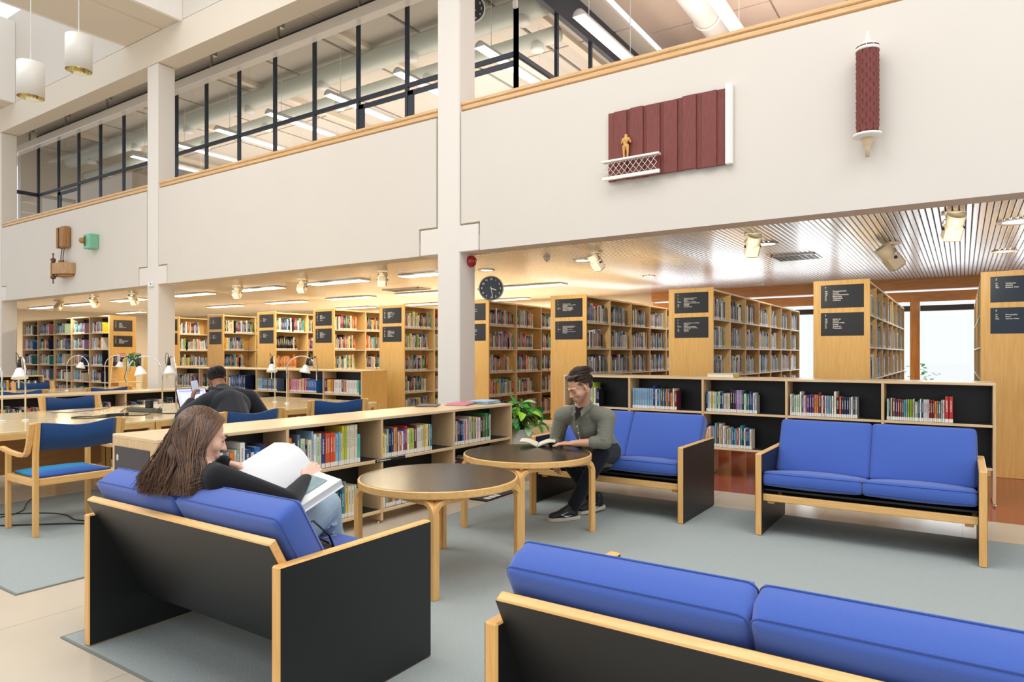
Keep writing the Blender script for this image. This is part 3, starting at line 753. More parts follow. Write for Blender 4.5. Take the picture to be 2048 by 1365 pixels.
rowsR = {
 0: 'grey/14/250|white/22/235/3|cream/16/220|white/20/215/2|navy blue/24/285|blue/12/270|pale green/16/235|white/20/270|lime green/16/290|white/24/225|purple/18/222|black/30/205',
 1: 'light blue/21/236/12|dark blue/22/270|white/22/232|blue/24/222|beige/18/228|dark green/24/245|slate blue/26/230|dark blue/16/235|orange/20/238|slate blue/18/235|maroon/12/210|orange/24/195|cream/24/244|maroon/26/218',
 2: 'navy blue/14/222|light blue/20/225|white/20/222|yellow/18/220|cream/22/215|pale green/20/220|teal/14/212|pale green/22/225|black/16/215|blue/20/214|cream/15/205/2|beige/18/212|cream/20/208|black/28/255|navy blue/20/250|maroon/16/248|lilac/20/246/3|dark green/20/235|white/20/210|green/16/214|teal/18/206|purple/20/238|blue/16/212|white/18/222|grey/24/198',
 3: 'white/18/222|grey-green/18/215|pale green/18/210|white/16/214|pale green/20/220|white/20/250|dark grey/14/215|white/16/212|pink/14/212|purple/26/215|purple/22/224/2|orange/20/222/2|maroon/24/246|white/18/215|red/12/205|white/16/212|light blue/16/214/2|grey-green/16/212|white/18/215|cream/24/262|black/24/200|orange red/20/212|navy blue/22/205/3|grey/16/205|white/18/212|dark grey/18/214|grey/20/214',
 4: 'pale green/20/205|dark blue/10/215|cream/14/212|brown/28/210|dark blue/16/202|red/18/205|brown/18/200|slate blue/16/198|turquoise/14/200|light blue/14/204|lime green/14/204/3|white/10/210|grey/32/185|teal/12/202|white/14/212|dark blue/12/210|white/15/208/3|dark red/13/205/3|orange/20/195|tan/10/198|slate blue/22/195|cream/14/208|white/14/210|red/32/242/2'}
for b, s in rowsR.items():
    indiv(lowR, b*bw+.013, bw-.026, Z1, sq(s), 'upper shelf', f'{ORD[b+1]} bay, {U}', 'books on the upper shelf behind the sofas', start=.02 if b else .16)
seq = sq('dark blue/20/232|navy blue/16/225|white/22/222|cream/14/212|pink/16/222|lilac/18/225|turquoise/20/262|brown/26/262|white/18/256|tan/18/228|white/26/232|grey/20/215|cream/16/205|beige/18/222|pale green/16/205|blue/22/208|teal/14/212|light blue/18/206|red/18/222|white/16/225|teal/22/248|dark green/16/222|white/18/222|dark blue/26/218|blue/14/222|cream/22/214')
indiv(lowR, 2*bw+.013, bw-.026, Z2, seq, 'lower shelf', f'third bay, {U}', 'books on the lower shelf behind the sofas', start=.006)
MR = toM(lowR)
for b in (0, 1, 3, 4): stuffrow(MR @ T(b*bw+.02, .03, Z2+.0016), .85, .8 if b != 4 else .45, (.19, .25))
# long low bookcase beside the round tables
UL = 'bookcase beside round tables'
bl = .905; zL1, zL2 = .523, .110
rowsL = {
 (0, 1): 'white/24/235/2|cream/20/215|pale blue/16/212|white/20/222|grey/22/240|slate blue/20/232|cream/18/222|white/22/215|pale green/18/210|beige/16/222|white/24/212/2|cream/18/205|slate blue/18/222|white/16/212|slate blue/20/214|grey/18/212|orange/26/205|cream/14/218|grey-green/18/222|white/30/262|dark blue/34/215|cream/20/190|blue/40/222|navy blue/22/235|purple/10/240',
 (1, 1): 'orange/20/255|white/26/215|navy blue/12/216|slate blue/24/272|pale green/32/240|navy blue/20/190|cream/30/225|light blue/14/285|white/22/262|pale green/26/240|cream/14/262|dark blue/28/252|orange red/20/258/4|light blue/26/245|light blue/14/256|pale green/16/245|yellow/18/300|lime green/18/300|cream/22/300/4|turquoise/24/222',
 (1, 2): 'cream/24/232|dark red/26/225|navy blue/20/246|dark green/30/232|teal/12/222|dark green/26/238|dark blue/18/225|teal/20/222|grey/12/282|yellow/18/232|cream/26/236/2|pale green/20/240',
 (2, 1): 'yellow/26/205|white/18/190|grey-green/26/235|black/22/225|dark blue/26/235|beige/12/230|orange/28/240|dark grey/10/240|white/16/196|orange red/24/198|white/20/200|blue/20/212|red/24/240|white/24/210|lime green/44/215|pale green/12/210|maroon/32/235|white/14/212/3|cream/32/228|beige/18/228|yellow/22/232|white/20/232|brown/14/225|cream/12/232|teal/20/228',
 (2, 2): 'white/24/215|grey/20/222|olive/30/225|pink/26/225|slate blue/24/210|pale blue/18/212|dark green/30/205|white/18/205|red/22/200|yellow/20/205|white/26/212/2|dark grey/18/200|beige/22/212|pale green/18/222|blue/22/205',
 (3, 1): 'slate blue/26/232|cream/16/225|maroon/18/238|dark blue/16/240|black/24/222|blue/22/222|cream/14/225|red/10/222|white/16/235|lilac/24/222|beige/40/256|teal/24/235|yellow/14/250|purple/20/232|white/22/238|pink/18/242|white/24/236|black/30/238|olive/20/240|brown/20/242|green/34/268|dark green/22/268|white/18/252'}
for (b, r), s in rowsL.items():
    fac = 1.0; q = sq(s); tot = sum(e[1]+.0008 for e in q); lim = {(1, 1): .74, (1, 2): .38, (2, 1): .66, (2, 2): .62, (3, 1): .62, (0, 1): .80}[(b, r)]
    q = [(c, t_*lim*.905/tot, h) for c, t_, h in q]
    indiv(lowL, b*bl+.013, bl-.026, zL1 if r == 1 else zL2, q, 'upper shelf' if r == 1 else 'lower shelf', f'{ORD[b+1]} bay, {UL}', 'books beside the round tables', start=.012 if (b, r) != (1, 2) else .30)
ML = toM(lowL)
stuffrow(ML @ T(.02, .03, zL2+.0016), .85, .9); stuffrow(ML @ T(3*bl+.02, .03, zL2+.0016), .85, .7)
# low bookcase behind the lamps
UB = 'bookcase behind the lamps'
rowsB = {6: 'navy blue/26/262|red/16/255|yellow/20/245/2|orange/20/248/2|maroon/10/245|white/26/245/4|dark grey/26/235|pink/20/240|orange/22/242|white/30/245/5|turquoise/26/240', 5: 'red/14/232|pink/20/232/6|cream/22/232|orange/18/252|white/20/250|red/14/238|pink/20/238|dark red/14/240|blue/20/236/6', 4: 'pale green/18/230|light blue/26/235/2|blue/16/238|slate blue/20/238/10'}
for b, s in rowsB.items():
    q = sq(s); tot = sum(e[1]+.0008 for e in q); lim = {6: .92, 5: .78, 4: .62}[b]; q = [(c, t_*lim*.962/tot, h) for c, t_, h in q]
    indiv(backL, b*.962+.013, .93, .68, q, 'upper shelf', f'{ORD[b+1]} bay, {UB}', 'books behind the lamps')
MBK = toM(backL)
stuffrow(MBK @ T(3*.962+.02, .03, .6816), .92, .6, (.22, .28), palette=(['blue', 'slate blue', 'navy blue'], .9))
for b in (2, 1, 0): stuffrow(MBK @ T(b*.962+.02, .03, .6816), .92, .8)
for b in range(7): stuffrow(MBK @ T(b*.962+.02, .03, .3016), .92, .75, (.18, .26))
MM = toM(midL)
for b in range(7):
    stuffrow(MM @ T(b*.9+.03, .03, .4616), .85, .82, (.19, .26), palette=(['white', 'black', 'turquoise', 'orange red'], .35))
MF = toM(farL)
for b in range(3): stuffrow(MF @ T(b*.9+.03, .03, .5516), .85, .9, (.2, .26))
# tall ranges: books face +x
for k, t in enumerate(tall):
    nb = 7 if k < 4 else 4
    M = T(t.location.x+.64, t.location.y, 0) @ Rz(pi/2)
    pal = {7: (['black', 'dark grey'], .0), 9: (['light blue', 'white'], .3)}.get(k)
    for b in range(nb):
        for si, z in enumerate((1.875, 1.47, 1.065, .66, .25)):
            if si > 3 and k not in (3, 4, 5): continue
            p = pal
            if k == 7 and b == 0 and si == 1: p = (['black'], .95)
            if k == 7 and b == 0 and si == 2: p = (['tan', 'orange'], .95)
            if k < 4: p = (['grey', 'dark grey', 'white', 'black', 'slate blue', 'maroon'], .65)
            stuffrow(M @ T(b*.85+.018, .03, z+.001), .81, R.uniform(.62, .95), (.2, .31), (.16, .24), palette=p, wr=(.008, .034) if k < 4 else (.012, .045))
M = T(TX[0]-.64, 9.30, 0) @ Rz(-pi/2)
for b in range(7):
    for z in (1.875, 1.47, 1.065, .66): stuffrow(M @ T(-(b+1)*.85+.018, .03, z+.001), .81, .8, (.2, .32), (.16, .25))
Mf = toM(ft)
for b in range(5):
    for z in (1.90, 1.50, 1.10, .70, .30):
        stuffrow(Mf @ T(b*.962+.03, .04, z+.001), .9, R.uniform(.5, .62), (.2, .29), palette=(['white', 'slate blue', 'maroon', 'teal', 'lilac'], .5), wr=(.02, .045))
Mf = T(-22.95, 5.2, 0) @ Rz(pi/2)
for b in range(2):
    for z in (2.0, 1.6, 1.2): stuffrow(Mf @ T(b*.9+.03, .03, z+.001), .84, .5)
me = bpy.data.meshes.new('shelved_books'); me.from_pydata(SV, [], SF); ca = me.color_attributes.new('Col', 'FLOAT_COLOR', 'CORNER'); uv = me.uv_layers.new(name='UVMap')
cols = []; uvs = []
for c, u in zip(SC, SUV):
    for i in range(4): cols += list(c); uvs += list(u[i]) if u else [-1, -1]
ca.data.foreach_set('color', cols); uv.data.foreach_set('uv', uvs)
bm_ = covermat('mixed', '888888'); nt = bm_.node_tree; b_ = nt.nodes['Principled BSDF']
at = nt.nodes.new('ShaderNodeAttribute'); at.attribute_name = 'Col'
for l in list(nt.links):
    if l.to_socket == b_.inputs['Base Color']: mxn = l.from_node
nt.links.new(at.outputs['Color'], mxn.inputs[6])
sc_ = nt.nodes.new('ShaderNodeSeparateColor'); nt.links.new(at.outputs['Color'], sc_.inputs[0])
lt = nt.nodes.new('ShaderNodeMath'); lt.operation = 'LESS_THAN'; lt.inputs[1].default_value = .3; nt.links.new(sc_.outputs[1], lt.inputs[0])
nt.links.new(lt.outputs[0], mxn.inputs[7])
me.materials.append(bm_)
so = bpy.data.objects.new('shelved_books', me); COL.objects.link(so)
tag(so, 'the many further books standing on the tall and distant shelves', 'books', kind='stuff')
# ================= reading desks =================
def make_desk(label, panel=True):
    """length 1.46 along local y, depth 1.02 along x, sitter on +x side"""
    t = thing('reading_desk', label, 'desk'); L, D, h = 1.46, 1.015, .74
    MB().bbox((0, 0, h-.014), (D, L, .028), ch=.004).build('desktop', DESK, t)
    MB().bbox((D/2-.014, 0, h-.05), (.026, L-.10, .044), ch=.003).build('apron', BIRCH_Y, t)
    for sx in (-1, 1):
        for sy in (-1, 1): MB().bbox((sx*(D/2-.026), sy*(L/2-.026), (h-.028)/2), (.05, .05, h-.028), ch=.004).build('leg', BIRCH_Z, t)
    if panel: MB().bbox((-D/2+.06, 0, .46), (.018, L-.11, .42), ch=.002).build('modesty_panel', wood('brown_panel', '9a6a38', 'ae7c48', 'y', .45), t)
    return t
XN, XF = -6.94, -7.97
dk = make_desk('near reading desk at the photo edge with the blue-seated armchair pulled up to it'); dk.location = (XN, 2.74, CT)
dup(dk, (XN, 4.21, CT), 0, 'reading desk carrying the laptop and the black power strip'); dup(dk, (XN, 5.68, CT), 0, 'reading desk on the near side behind the man in the black hoodie')
dup(dk, (XF, 2.74, CT), pi, 'reading desk on the far side of the leftmost pair of arched lamps'); dup(dk, (XF, 4.21, CT), pi, 'reading desk opposite the laptop, across the desk seam'); dup(dk, (XF, 5.68, CT), pi, 'empty reading desk in front of the low bookcase behind the lamps')
g3 = 'distant reading desks beyond the middle low bookcase'
for i, y in enumerate((3.0, 4.47, 5.94)):
    dup(dk, (-12.25, y, CT), 0, 'reading desk on the near side of the row beyond the middle low bookcase', g3); dup(dk, (-13.28, y, CT), pi, 'reading desk on the far side of the row beyond the middle low bookcase', g3)

# ================= armchairs at the desks =================
def stripemat():
    m, nt, b = newmat('striped_blue_wool'); tc = nt.nodes.new('ShaderNodeTexCoord'); sp = nt.nodes.new('ShaderNodeSeparateXYZ'); nt.links.new(tc.outputs['Generated'], sp.inputs[0])
    rp = nt.nodes.new('ShaderNodeValToRGB'); rp.color_ramp.interpolation = 'EASE'; cr = rp.color_ramp
    cols = ['1d6f86', '16769c', '1f82b4', '2477bd', '2b5fae', '2f55a4']; cr.elements[0].position = 0; cr.elements[0].color = lin(cols[0]); cr.elements[1].position = 1; cr.elements[1].color = lin(cols[-1])
    for i, c in enumerate(cols[1:-1]): e = cr.elements.new((i+1)/5); e.color = lin(c)
    nt.links.new(sp.outputs[1], rp.inputs[0]); nt.links.new(rp.outputs[0], b.inputs['Base Color']); b.inputs['Roughness'].default_value = .95
    return m
STRIPE = stripemat()
def curved_board(w, h, th, bend, dip, M, seg=16):
    vs = []; fs = []
    for i in range(seg+1):
        u = -1+2*i/seg; y = bend*(1-u*u); zt = h/2-dip*(.5+.5*math.cos(pi*u)); zb = -h/2-dip*.3*(.5+.5*math.cos(pi*u))
        for (yy, zz) in ((y-th/2, zb), (y+th/2, zb), (y+th/2, zt), (y-th/2, zt)): vs.append(M @ Vector((u*w/2, yy, zz)))
    for i in range(seg):
        for e in range(4): f = (e+1) % 4; fs.append((4*i+e, 4*i+f, 4*(i+1)+f, 4*(i+1)+e))
    fs += [(0, 3, 2, 1), tuple(4*seg+i for i in range(4))]
    return vs, [tuple(reversed(f)) for f in fs]
def make_chair(label):
    """faces local -y"""
    t = thing('armchair', label, 'chair'); w = .29
    for s in (-1, 1):
        x = s*w
        m_ = MB(); m_.prism([(.235, 0), (.275, 0), (.275, .62), (.305, .86), (.265, .86), (.235, .62)], x-.017, x+.017, 'x'); m_.build('leg', BIRCH_Z, t, bevel=.003)
        m_ = MB(); m_.bbox((x+s*.0, -.235, .31), (.034, .04, .62), ch=.004); m_.build('leg', BIRCH_Z, t)
        xo = x+s*.036; path = [(-.26, .635), (-.1, .615), (.08, .605), (.16, .610), (.205, .635), (.232, .69), (.262, .78), (.283, .855)]
        n = len(path); vs = []; fs = []
        for i, (y_, z_) in enumerate(path):
            a, b_ = path[max(0, i-1)], path[min(n-1, i+1)]; tx, tz = b_[0]-a[0], b_[1]-a[1]; l = math.hypot(tx, tz); nx, nz = -tz/l, tx/l
            for (p, q) in ((-1, -1), (1, -1), (1, 1), (-1, 1)): vs.append((xo+q*.019, y_+nx*p*.014, z_+nz*p*.014))
        for i in range(n-1):
            for e in range(4): f = (e+1) % 4; fs.append((4*i+e, 4*(i+1)+e, 4*(i+1)+f, 4*i+f))
        fs += [(0, 1, 2, 3), tuple(4*(n-1)+3-i for i in range(4))]
        MB().add(vs, fs).build('armrest', BIRCH_Y, t, bevel=.003)
        MB().bbox((x, 0, .405), (.028, .46, .055), ch=.004).build('side_rail', BIRCH_Y, t)
    for y in (-.225, .25): MB().bbox((0, y, .405), (2*w-.035, .026, .055), ch=.004).build('seat_rail', BIRCH_X, t)
    c = MB(); us = [-1, -.9, -.5, 0, .5, .9, 1]; vs = []; fs = []; N = len(us)
    for u in us:
        for v in us:
            e = (1-abs(u)**6)*(1-abs(v)**6); vs.append((u*.255, .0+v*.235, .438+.026*e+.010*v*v*abs(v)-.012*v*.0))
    for u in us:
        for v in us: vs.append((u*.255, v*.235, .432))
    for i in range(N-1):
        for j in range(N-1):
            a = i*N+j; fs.append((a, a+N, a+N+1, a+1)); b_ = a+N*N; fs.append((b_, b_+1, b_+N+1, b_+N))
    ring = [i*N for i in range(N)]+[(N-1)*N+j for j in range(1, N)]+[i*N+N-1 for i in range(N-2, -1, -1)]+[j for j in range(N-2, 0, -1)]
    for a, b_ in zip(ring, ring[1:]+ring[:1]): fs.append((a, a+N*N, b_+N*N, b_))
    c.add(vs, [tuple(reversed(f)) for f in fs][:0]+fs, 0, True); c.build('seat', STRIPE, t)
    vs, fs = curved_board(2*w-.036, .205, .022, .028, .028, T(0, .268, .752) @ Rx(-.1)); MB().add(vs, fs, 0, True).build('backrest', NAVY, t)
    return t
ch = make_chair('birch armchair with turquoise-striped seat at the nearest reading desk'); ch.location = (-6.02, 2.50, CT); ch.rotation_euler.z = -pi/2
dup(ch, (-5.72, 3.84, CT), -pi/2, 'birch armchair with navy back in which the hooded man sits')
dup(ch, (-6.12, 5.37, CT), -pi/2-.45, 'birch armchair turned askew at the empty desk behind the bookcase with magazines')
dup(ch, (-8.82, 3.86, CT), pi/2, 'birch armchair across the desk, its navy back beyond the power strip')
dup(ch, (-8.82, 2.52, CT), pi/2, 'birch armchair across the desk behind the leftmost two lamp poles')
g4 = 'armchairs at the distant desks'
dup(ch, (-11.35, 5.25, CT), -pi/2, 'birch armchair at the near side of the distant desks', g4); dup(ch, (-11.35, 4.05, CT), -pi/2, 'birch armchair at the near side of the distant desks', g4)
dup(ch, (-14.05, 5.45, CT), pi/2, 'birch armchair on the far side of the distant desks, facing this way')

# ================= desk lamps =================
def make_lamp(label):
    t = thing('desk_lamp', label, 'lamp'); Rr = .185; hh = .42
    MB().lathe([(0, 0), (.03, 0), (.03, .008), (.012, .012), (.0, .012)], 20).build('base', WHITEM, t)
    path = [Vector((0, 0, .005)), Vector((0, 0, hh))]+[Vector((Rr-Rr*cos(pi*i/14), 0, hh+Rr*sin(pi*i/14))) for i in range(1, 15)]+[Vector((2*Rr, 0, hh-.13))]
    MB().tube(path, .0075, 10).build('arched_tube', CHROME, t)
    hx, hz = Rr*1.72, hh+.125
    m_ = MB(); m_.tube([(hx-.02, 0, hz+.03), (hx-.06, .01, hz-.0)], .011, 10); m_.tube([(hx-.055, .01, hz+.03), (hx-.07, .012, hz-.055)], [.014, .022], 12); m_.tube([(hx+.05, -.01, hz+.055), (hx-.05, .01, hz+.0)], .006, 8)
    m_.build('socket', BLACK, t)
    Ms = T(hx-.078, .013, hz-.05) @ Ry(.18)
    s_ = MB(); s_.lathe([(.020, .0), (.026, -.012), (.034, -.02), (.040, -.042), (.046, -.048), (.052, -.072), (.060, -.080), (.072, -.105), (.070, -.105), (.058, -.082), (.044, -.05), (.022, -.006)], 28, M=Ms)
    s_.build('lamp_shade', WHITEM, t)
    cp = [Vector((hx-.055, .01, hz+.035)), Vector((hx-.1, .03, hz+.09)), Vector((hx-.02, .03, hz+.10)), Vector((hx+.05, .02, hz+.02)), Vector((2*Rr+.01, .0, hh+.02)), Vector((2*Rr+.03, .0, hh-.05)), Vector((2*Rr, 0, hh-.13))]
    MB().tube(cp, .003, 6).build('cable', BLACK, t)
    return t
lz = .7405+CT
lp = make_lamp('arched chrome desk lamp whose white shade hangs nearest the photo edge'); lp.location = (-7.50, 2.60, lz); lp.rotation_euler.z = radians(215)
dup(lp, (-7.42, 2.76, lz), radians(168), 'arched chrome desk lamp, partner of the lamp nearest the photo edge, shade behind')
dup(lp, (-7.49, 4.12, lz), radians(222), 'arched chrome desk lamp before the middle white column, wide arch over the power strip')
dup(lp, (-7.42, 4.24, lz), radians(165), 'arched chrome desk lamp before the middle white column, pole nearest the laptop')
dup(lp, (-7.55, 5.66, lz), radians(150), 'arched chrome desk lamp over the hooded man, shade tilted toward him')
dup(lp, (-7.18, 5.56, lz), radians(42), 'arched chrome desk lamp behind the hooded man, shade pointing straight down')
dup(lp, (-12.85, 5.40, lz), radians(35), 'distant arched desk lamp before the wide tall bookcase, its shade hanging lower'); dup(lp, (-12.70, 5.95, lz), radians(62), 'distant arched desk lamp before the wide tall bookcase, shade nearer the end signs')

# ================= things on the desks =================
t = thing('power_strip', 'dark grey power strip with red switch lying on the reading desk', 'power strip', (-7.40, 3.87, lz), radians(10))
MB().bbox((0, 0, .024), (.50, .062, .046), ch=.008).build('strip_body', mat('strip_grey', '56564e', .5), t)
MB().bbox((-.19, 0, .05), (.03, .022, .01), ch=.003).build('switch', mat('switch_red', 'd0402a', .4), t)
m_ = MB(); m_.bbox((.08, 0, .09), (.075, .05, .085), ch=.006); m_.build('plugged_adapter', BLACK, t)
m_ = MB(); m_.tube([(-.25, 0, .025), (-.28, -.01, .03), (-.30, -.04, .004), (-.29, -.06, .003)], .004, 6); m_.build('cable', BLACK, t)
def cable(name, label, pts, r=.004, m=None):
    P = [Vector(p) for p in pts]; out = []
    for i in range(len(P)-1):
        p0, p1, p2, p3 = P[max(0, i-1)], P[i], P[i+1], P[min(len(P)-1, i+2)]
        for k in range(6):
            s_ = k/6; out.append(.5*((2*p1)+(-p0+p2)*s_+(2*p0-5*p1+4*p2-p3)*s_*s_+(-p0+3*p1-3*p2+p3)*s_**3))
    out.append(P[-1]); o = MB().tube(out, r, 6).build(name, m or BLACK); return tag(o, label, 'cable')
z = lz+.004
cable('cable', 'long thin black cable running across the desk from the plugged adapter', [(-7.30, 3.86, z+.10), (-7.42, 3.80, z+.115), (-7.55, 3.72, z+.09), (-7.75, 3.6, z+.03), (-8.0, 3.42, z), (-8.1, 3.25, z)], .003)
cable('cable', 'black cable looping down from the adapter to the desk edge', [(-7.22, 3.88, z+.05), (-7.10, 3.80, z+.02), (-7.0, 3.68, z), (-7.08, 3.55, z), (-7.25, 3.5, z), (-7.38, 3.42, z+.0)], .004)
cable('cable', 'black cable coiled in a flat loop beside the armchair back', [(-7.05, 3.35, z), (-7.12, 3.18, z), (-7.28, 3.10, z), (-7.36, 3.22, z), (-7.25, 3.36, z), (-7.12, 3.42, z)], .005)
cable('cable', 'short black cable with a plug end beside the power strip', [(-7.16, 3.92, z+.06), (-7.12, 3.86, z+.01), (-7.02, 3.88, z), (-6.92, 3.97, z)], .004)
t = thing('charger', 'black charger brick with plugs on the desk before the power strip', 'charger', (-7.13, 3.44, lz), radians(60))
MB().bbox((0, 0, .016), (.16, .055, .03), ch=.006).build('charger_body', BLACK, t); MB().bbox((.10, .02, .018), (.03, .03, .03), ch=.004).build('plug', BLACK, t)
t = thing('laptop', 'open black laptop with a bright document page before the hooded man', 'laptop', (-7.12, 4.36, lz), pi/2)
MB().bbox((0, 0, .009), (.36, .24, .016), ch=.003).build('keyboard_base', BLACK, t)
sc = MB().bbox((0, 0, .122), (.36, .008, .24), ch=.002).build('screen_lid', mat('lid_dark', '23242c', .4), t, loc=(0, .125, .016), rot=(radians(-22), 0, 0))
MB().box(-.17, -.0052, .014, .17, -.0045, .232).build('display', mat('display', 'b8bff0', .3, emit='b9c2f6', es=.75), sc)
m_ = MB(); m_.box(-.15, -.0060, .20, .15, -.0056, .213); m_.build('page_toolbar', mat('display_dark', '8f98d8', .3, emit='9aa4e6', es=.6), sc)
for i in range(3): MB().box(-.13+.09*i, -.0060, .05, -.06+.09*i, -.0056, .18).build('page_column', mat('display_pale', 'dfe3fb', .3, emit='dfe4ff', es=.9), sc)
# cables on the carpet below the desk
cable('floor_cable', 'black cable lying in a loop on the carpet beside the armchair legs', [(-6.95, 2.2, .013), (-6.6, 2.55, .013), (-6.35, 2.65, .013), (-6.05, 2.62, .013), (-5.85, 2.78, .013), (-6.1, 3.0, .013), (-5.9, 3.2, .013), (-5.5, 3.4, .013)], .005)
cable('floor_cable', 'thick black cable on the carpet running toward the section sign', [(-6.7, 1.95, .013), (-6.3, 2.25, .013), (-5.95, 2.55, .013), (-5.6, 2.75, .013), (-5.2, 2.95, .013)], .007)
cable('floor_cable', 'thin black cable curving down under the near desk', [(-7.2, 2.75, .05), (-7.1, 2.65, .013), (-6.8, 2.5, .013), (-6.7, 2.3, .013), (-6.85, 2.15, .013)], .004)

# ================= things on and beside the low bookcases =================
def stack(name, label, cat, x, y, z, rz, w, h, sheets, m, ms=None):
    t = thing(name, label, cat, (x, y, z), rz)
    for i in range(sheets):
        a = R.uniform(-.08, .08); m_ = MB(); m_.bbox((R.uniform(-.012, .012), R.uniform(-.012, .012), .003+.006*i), (w, h, .005), 0, Rz(a), ch=.001)
        m_.build('magazine' if i < sheets-1 else 'top_magazine', m if not ms else ms[i % len(ms)], t)
    return t
zt = .8695
stack('magazine', 'dark thin magazine lying on the long low bookcase', 'magazine', -4.36, 5.05, zt, .5, .20, .28, 2, mat('mag_dark', '55504f', .35), [mat('mag_grey', '8d8a88', .35), mat('mag_dark', '55504f', .35)])
stack('magazine', 'pink-edged magazines lying fanned on the long low bookcase', 'magazine', -4.22, 5.38, zt, .3, .22, .30, 3, None, [mat('mag_pink', 'd9798f', .35), mat('mag_white', 'e6dedd', .3)])
stack('magazine', 'stack of light blue magazines on the corner of the long low bookcase', 'magazine', -4.12, 5.66, zt, .2, .21, .28, 5, None, [mat('mag_blue', '8db6d3', .35), mat('mag_pale', 'b9d3e4', .35), mat('mag_blue', '8db6d3', .35)])
t = thing('lying_book', 'thick cream book lying flat on the low bookcase behind the sofas', 'book', (-2.25, 7.66, 1.117), .02)
MB().bbox((0, 0, .003), (.30, .21, .005), ch=.001).build('cover', mat('cover_cream', 'e6ddc4', .4), t); MB().bbox((-.004, 0, .022), (.285, .20, .033), ch=.001).build('pages', PAGES, t); MB().bbox((0, 0, .041), (.30, .21, .005), ch=.001).build('cover', mat('cover_cream', 'e6ddc4', .4), t)
MB().bbox((.1505, 0, .022), (.003, .21, .043), ch=.001).build('spine', mat('spine_gold', 'd9c25f', .4), t)
# floor notice and paper
t = thing('floor_notice', 'framed dark notice lying on the beige floor before the long low bookcase', 'notice', (-3.80, 5.36, .001), radians(92))
MB().bbox((0, 0, .004), (.56, .22, .008), ch=.002).build('notice_frame', BLACK, t); m_ = MB(); m_.box(-.25, -.09, .0081, .25, .09, .0086); m_.build('notice_picture', mat('notice_grey', '4b4f55', .3), t)
m_ = MB(); 
for i in range(3): m_.box(-.2+.08*i, -.08, .0087, -.14+.08*i, -.01, .009)
m_.build('notice_marks', WHITE, t)
# plant
t = thing('potted_plant', 'leafy green potted plant in a tall white pot at the end of the long bookcase', 'plant', (-4.06, 6.22, 0))
MB().lathe([(0, 0), (.12, 0), (.145, .56), (.135, .56), (.125, .5), (0, .5)], 32).build('pot', mat('pot_white', 'efe9df', .4), t)
LEAF = mat('leaf_green', '3c8a35', .35, noise=.35, nscale=14); LEAF2 = mat('leaf_pale', '9dbf8a', .4, noise=.35, nscale=20); LEAF3 = mat('leaf_lime', '9fcf3f', .4, noise=.2, nscale=12)
MB().lathe([(0, .505), (.12, .51)], 20).build('soil', mat('soil', '3a2a1e', .9), t)
fol = MB(); 
for i in range(130):
    a = R.uniform(0, 2*pi); rr = R.uniform(.03, .25); zz = R.uniform(.55, .80)+(.25-rr)*.3
    if i == 0: a, rr, zz = 2.6, .02, .72
    L = R.uniform(.09, .15); wd = L*.36; tilt = R.uniform(-.7, .5)
    if i == 0: L, wd, tilt = .26, .055, 1.3
    if i == 1: a, rr, zz, L = -.3, .28, .63, .15
    M = T(rr*cos(a), rr*sin(a), zz) @ Rz(a+R.uniform(-.5, .5)) @ Ry(-tilt) @ Rx(R.uniform(-.5, .5))
    vs = []; fs = []; n = 6
    for k in range(n+1):
        u = k/n; ww = wd*math.sin(pi*min(1, u*.97+.03))**.75*(1-.25*u); bend = -.35*L*u*u
        for q in (-1, 0, 1): vs.append(M @ Vector((u*L, q*ww, bend+abs(q)*ww*.35)))
    for k in range(n):
        for q in range(2): c0 = 3*k+q; fs.append((c0, c0+3, c0+4, c0+1))
    fol.add(vs, fs, R.choice((0, 0, 0, 1, 2)) if i else 0, True)
    fol.tube([(0.02*cos(a), .02*sin(a), .5), (rr*.6*cos(a), rr*.6*sin(a), zz-.02), (rr*cos(a), rr*sin(a), zz)], .003, 5, 0)
fol.tube([(.1, .04, .56), (.19, .02, .50), (.20, .0, .38)], .0025, 5, 0)
fol.build('foliage', [LEAF, LEAF2, LEAF3], t)
t = thing('cabinet', 'small pale wooden cabinet standing behind the potted plant', 'cabinet', (-4.0, 6.86, 0)); MB().bbox((0, 0, .29), (.5, .34, .58), ch=.004).build('body', SHELF_Z, t); MB().bbox((0, -.172, .29), (.47, .006, .54), ch=.002).build('door', SHELF_Z, t)
# book trolley by the wide bookcase
t = thing('book_trolley', 'yellow birch book trolley with leaning books before the far signs', 'book trolley', (-14.25, 7.15, 0), radians(35))
for s in (-1, 1): MB().prism([(-.25, .05), (.25, .05), (.10, 1.35), (-.02, 1.35)], s*.32-.012, s*.32+.012, 'x').build('side_panel', PANELS, t)
for z_, y_ in ((1.12, .22), (.80, .30), (.45, .38)): MB().bbox((0, .03, z_), (.62, y_, .02), ch=.003).build('shelf_board', PANELS, t)
for sx in (-1, 1):
    for sy in (-1, 1): MB().lathe([(0, -.02), (.025, -.02), (.025, .02), (0, .02)], 14, M=T(sx*.32, sy*.2, .027) @ Ry(pi/2)).build('castor', BLACK, t)
x = -.298
for i, cn in enumerate(['black', 'maroon', 'white', 'pink', 'cream', 'yellow', 'white', 'green', 'dark green', 'lime green', 'dark green']):
    M = t.matrix_basis @ T(x, -.05, 1.1315); loc, q, s_ = M.decompose(); th = .03+.01*(i % 3)
    o = bpy.data.objects.new('book', bookmesh(th, .15, .2+.02*(i % 4), covermat(cn, BC[cn]))); COL.objects.link(o); o.matrix_world = M
    tag(o, f'{cn} book, {ordinal(i+1)} from left on top of the birch book trolley', 'book', 'books on the trolley'); x += th+.006
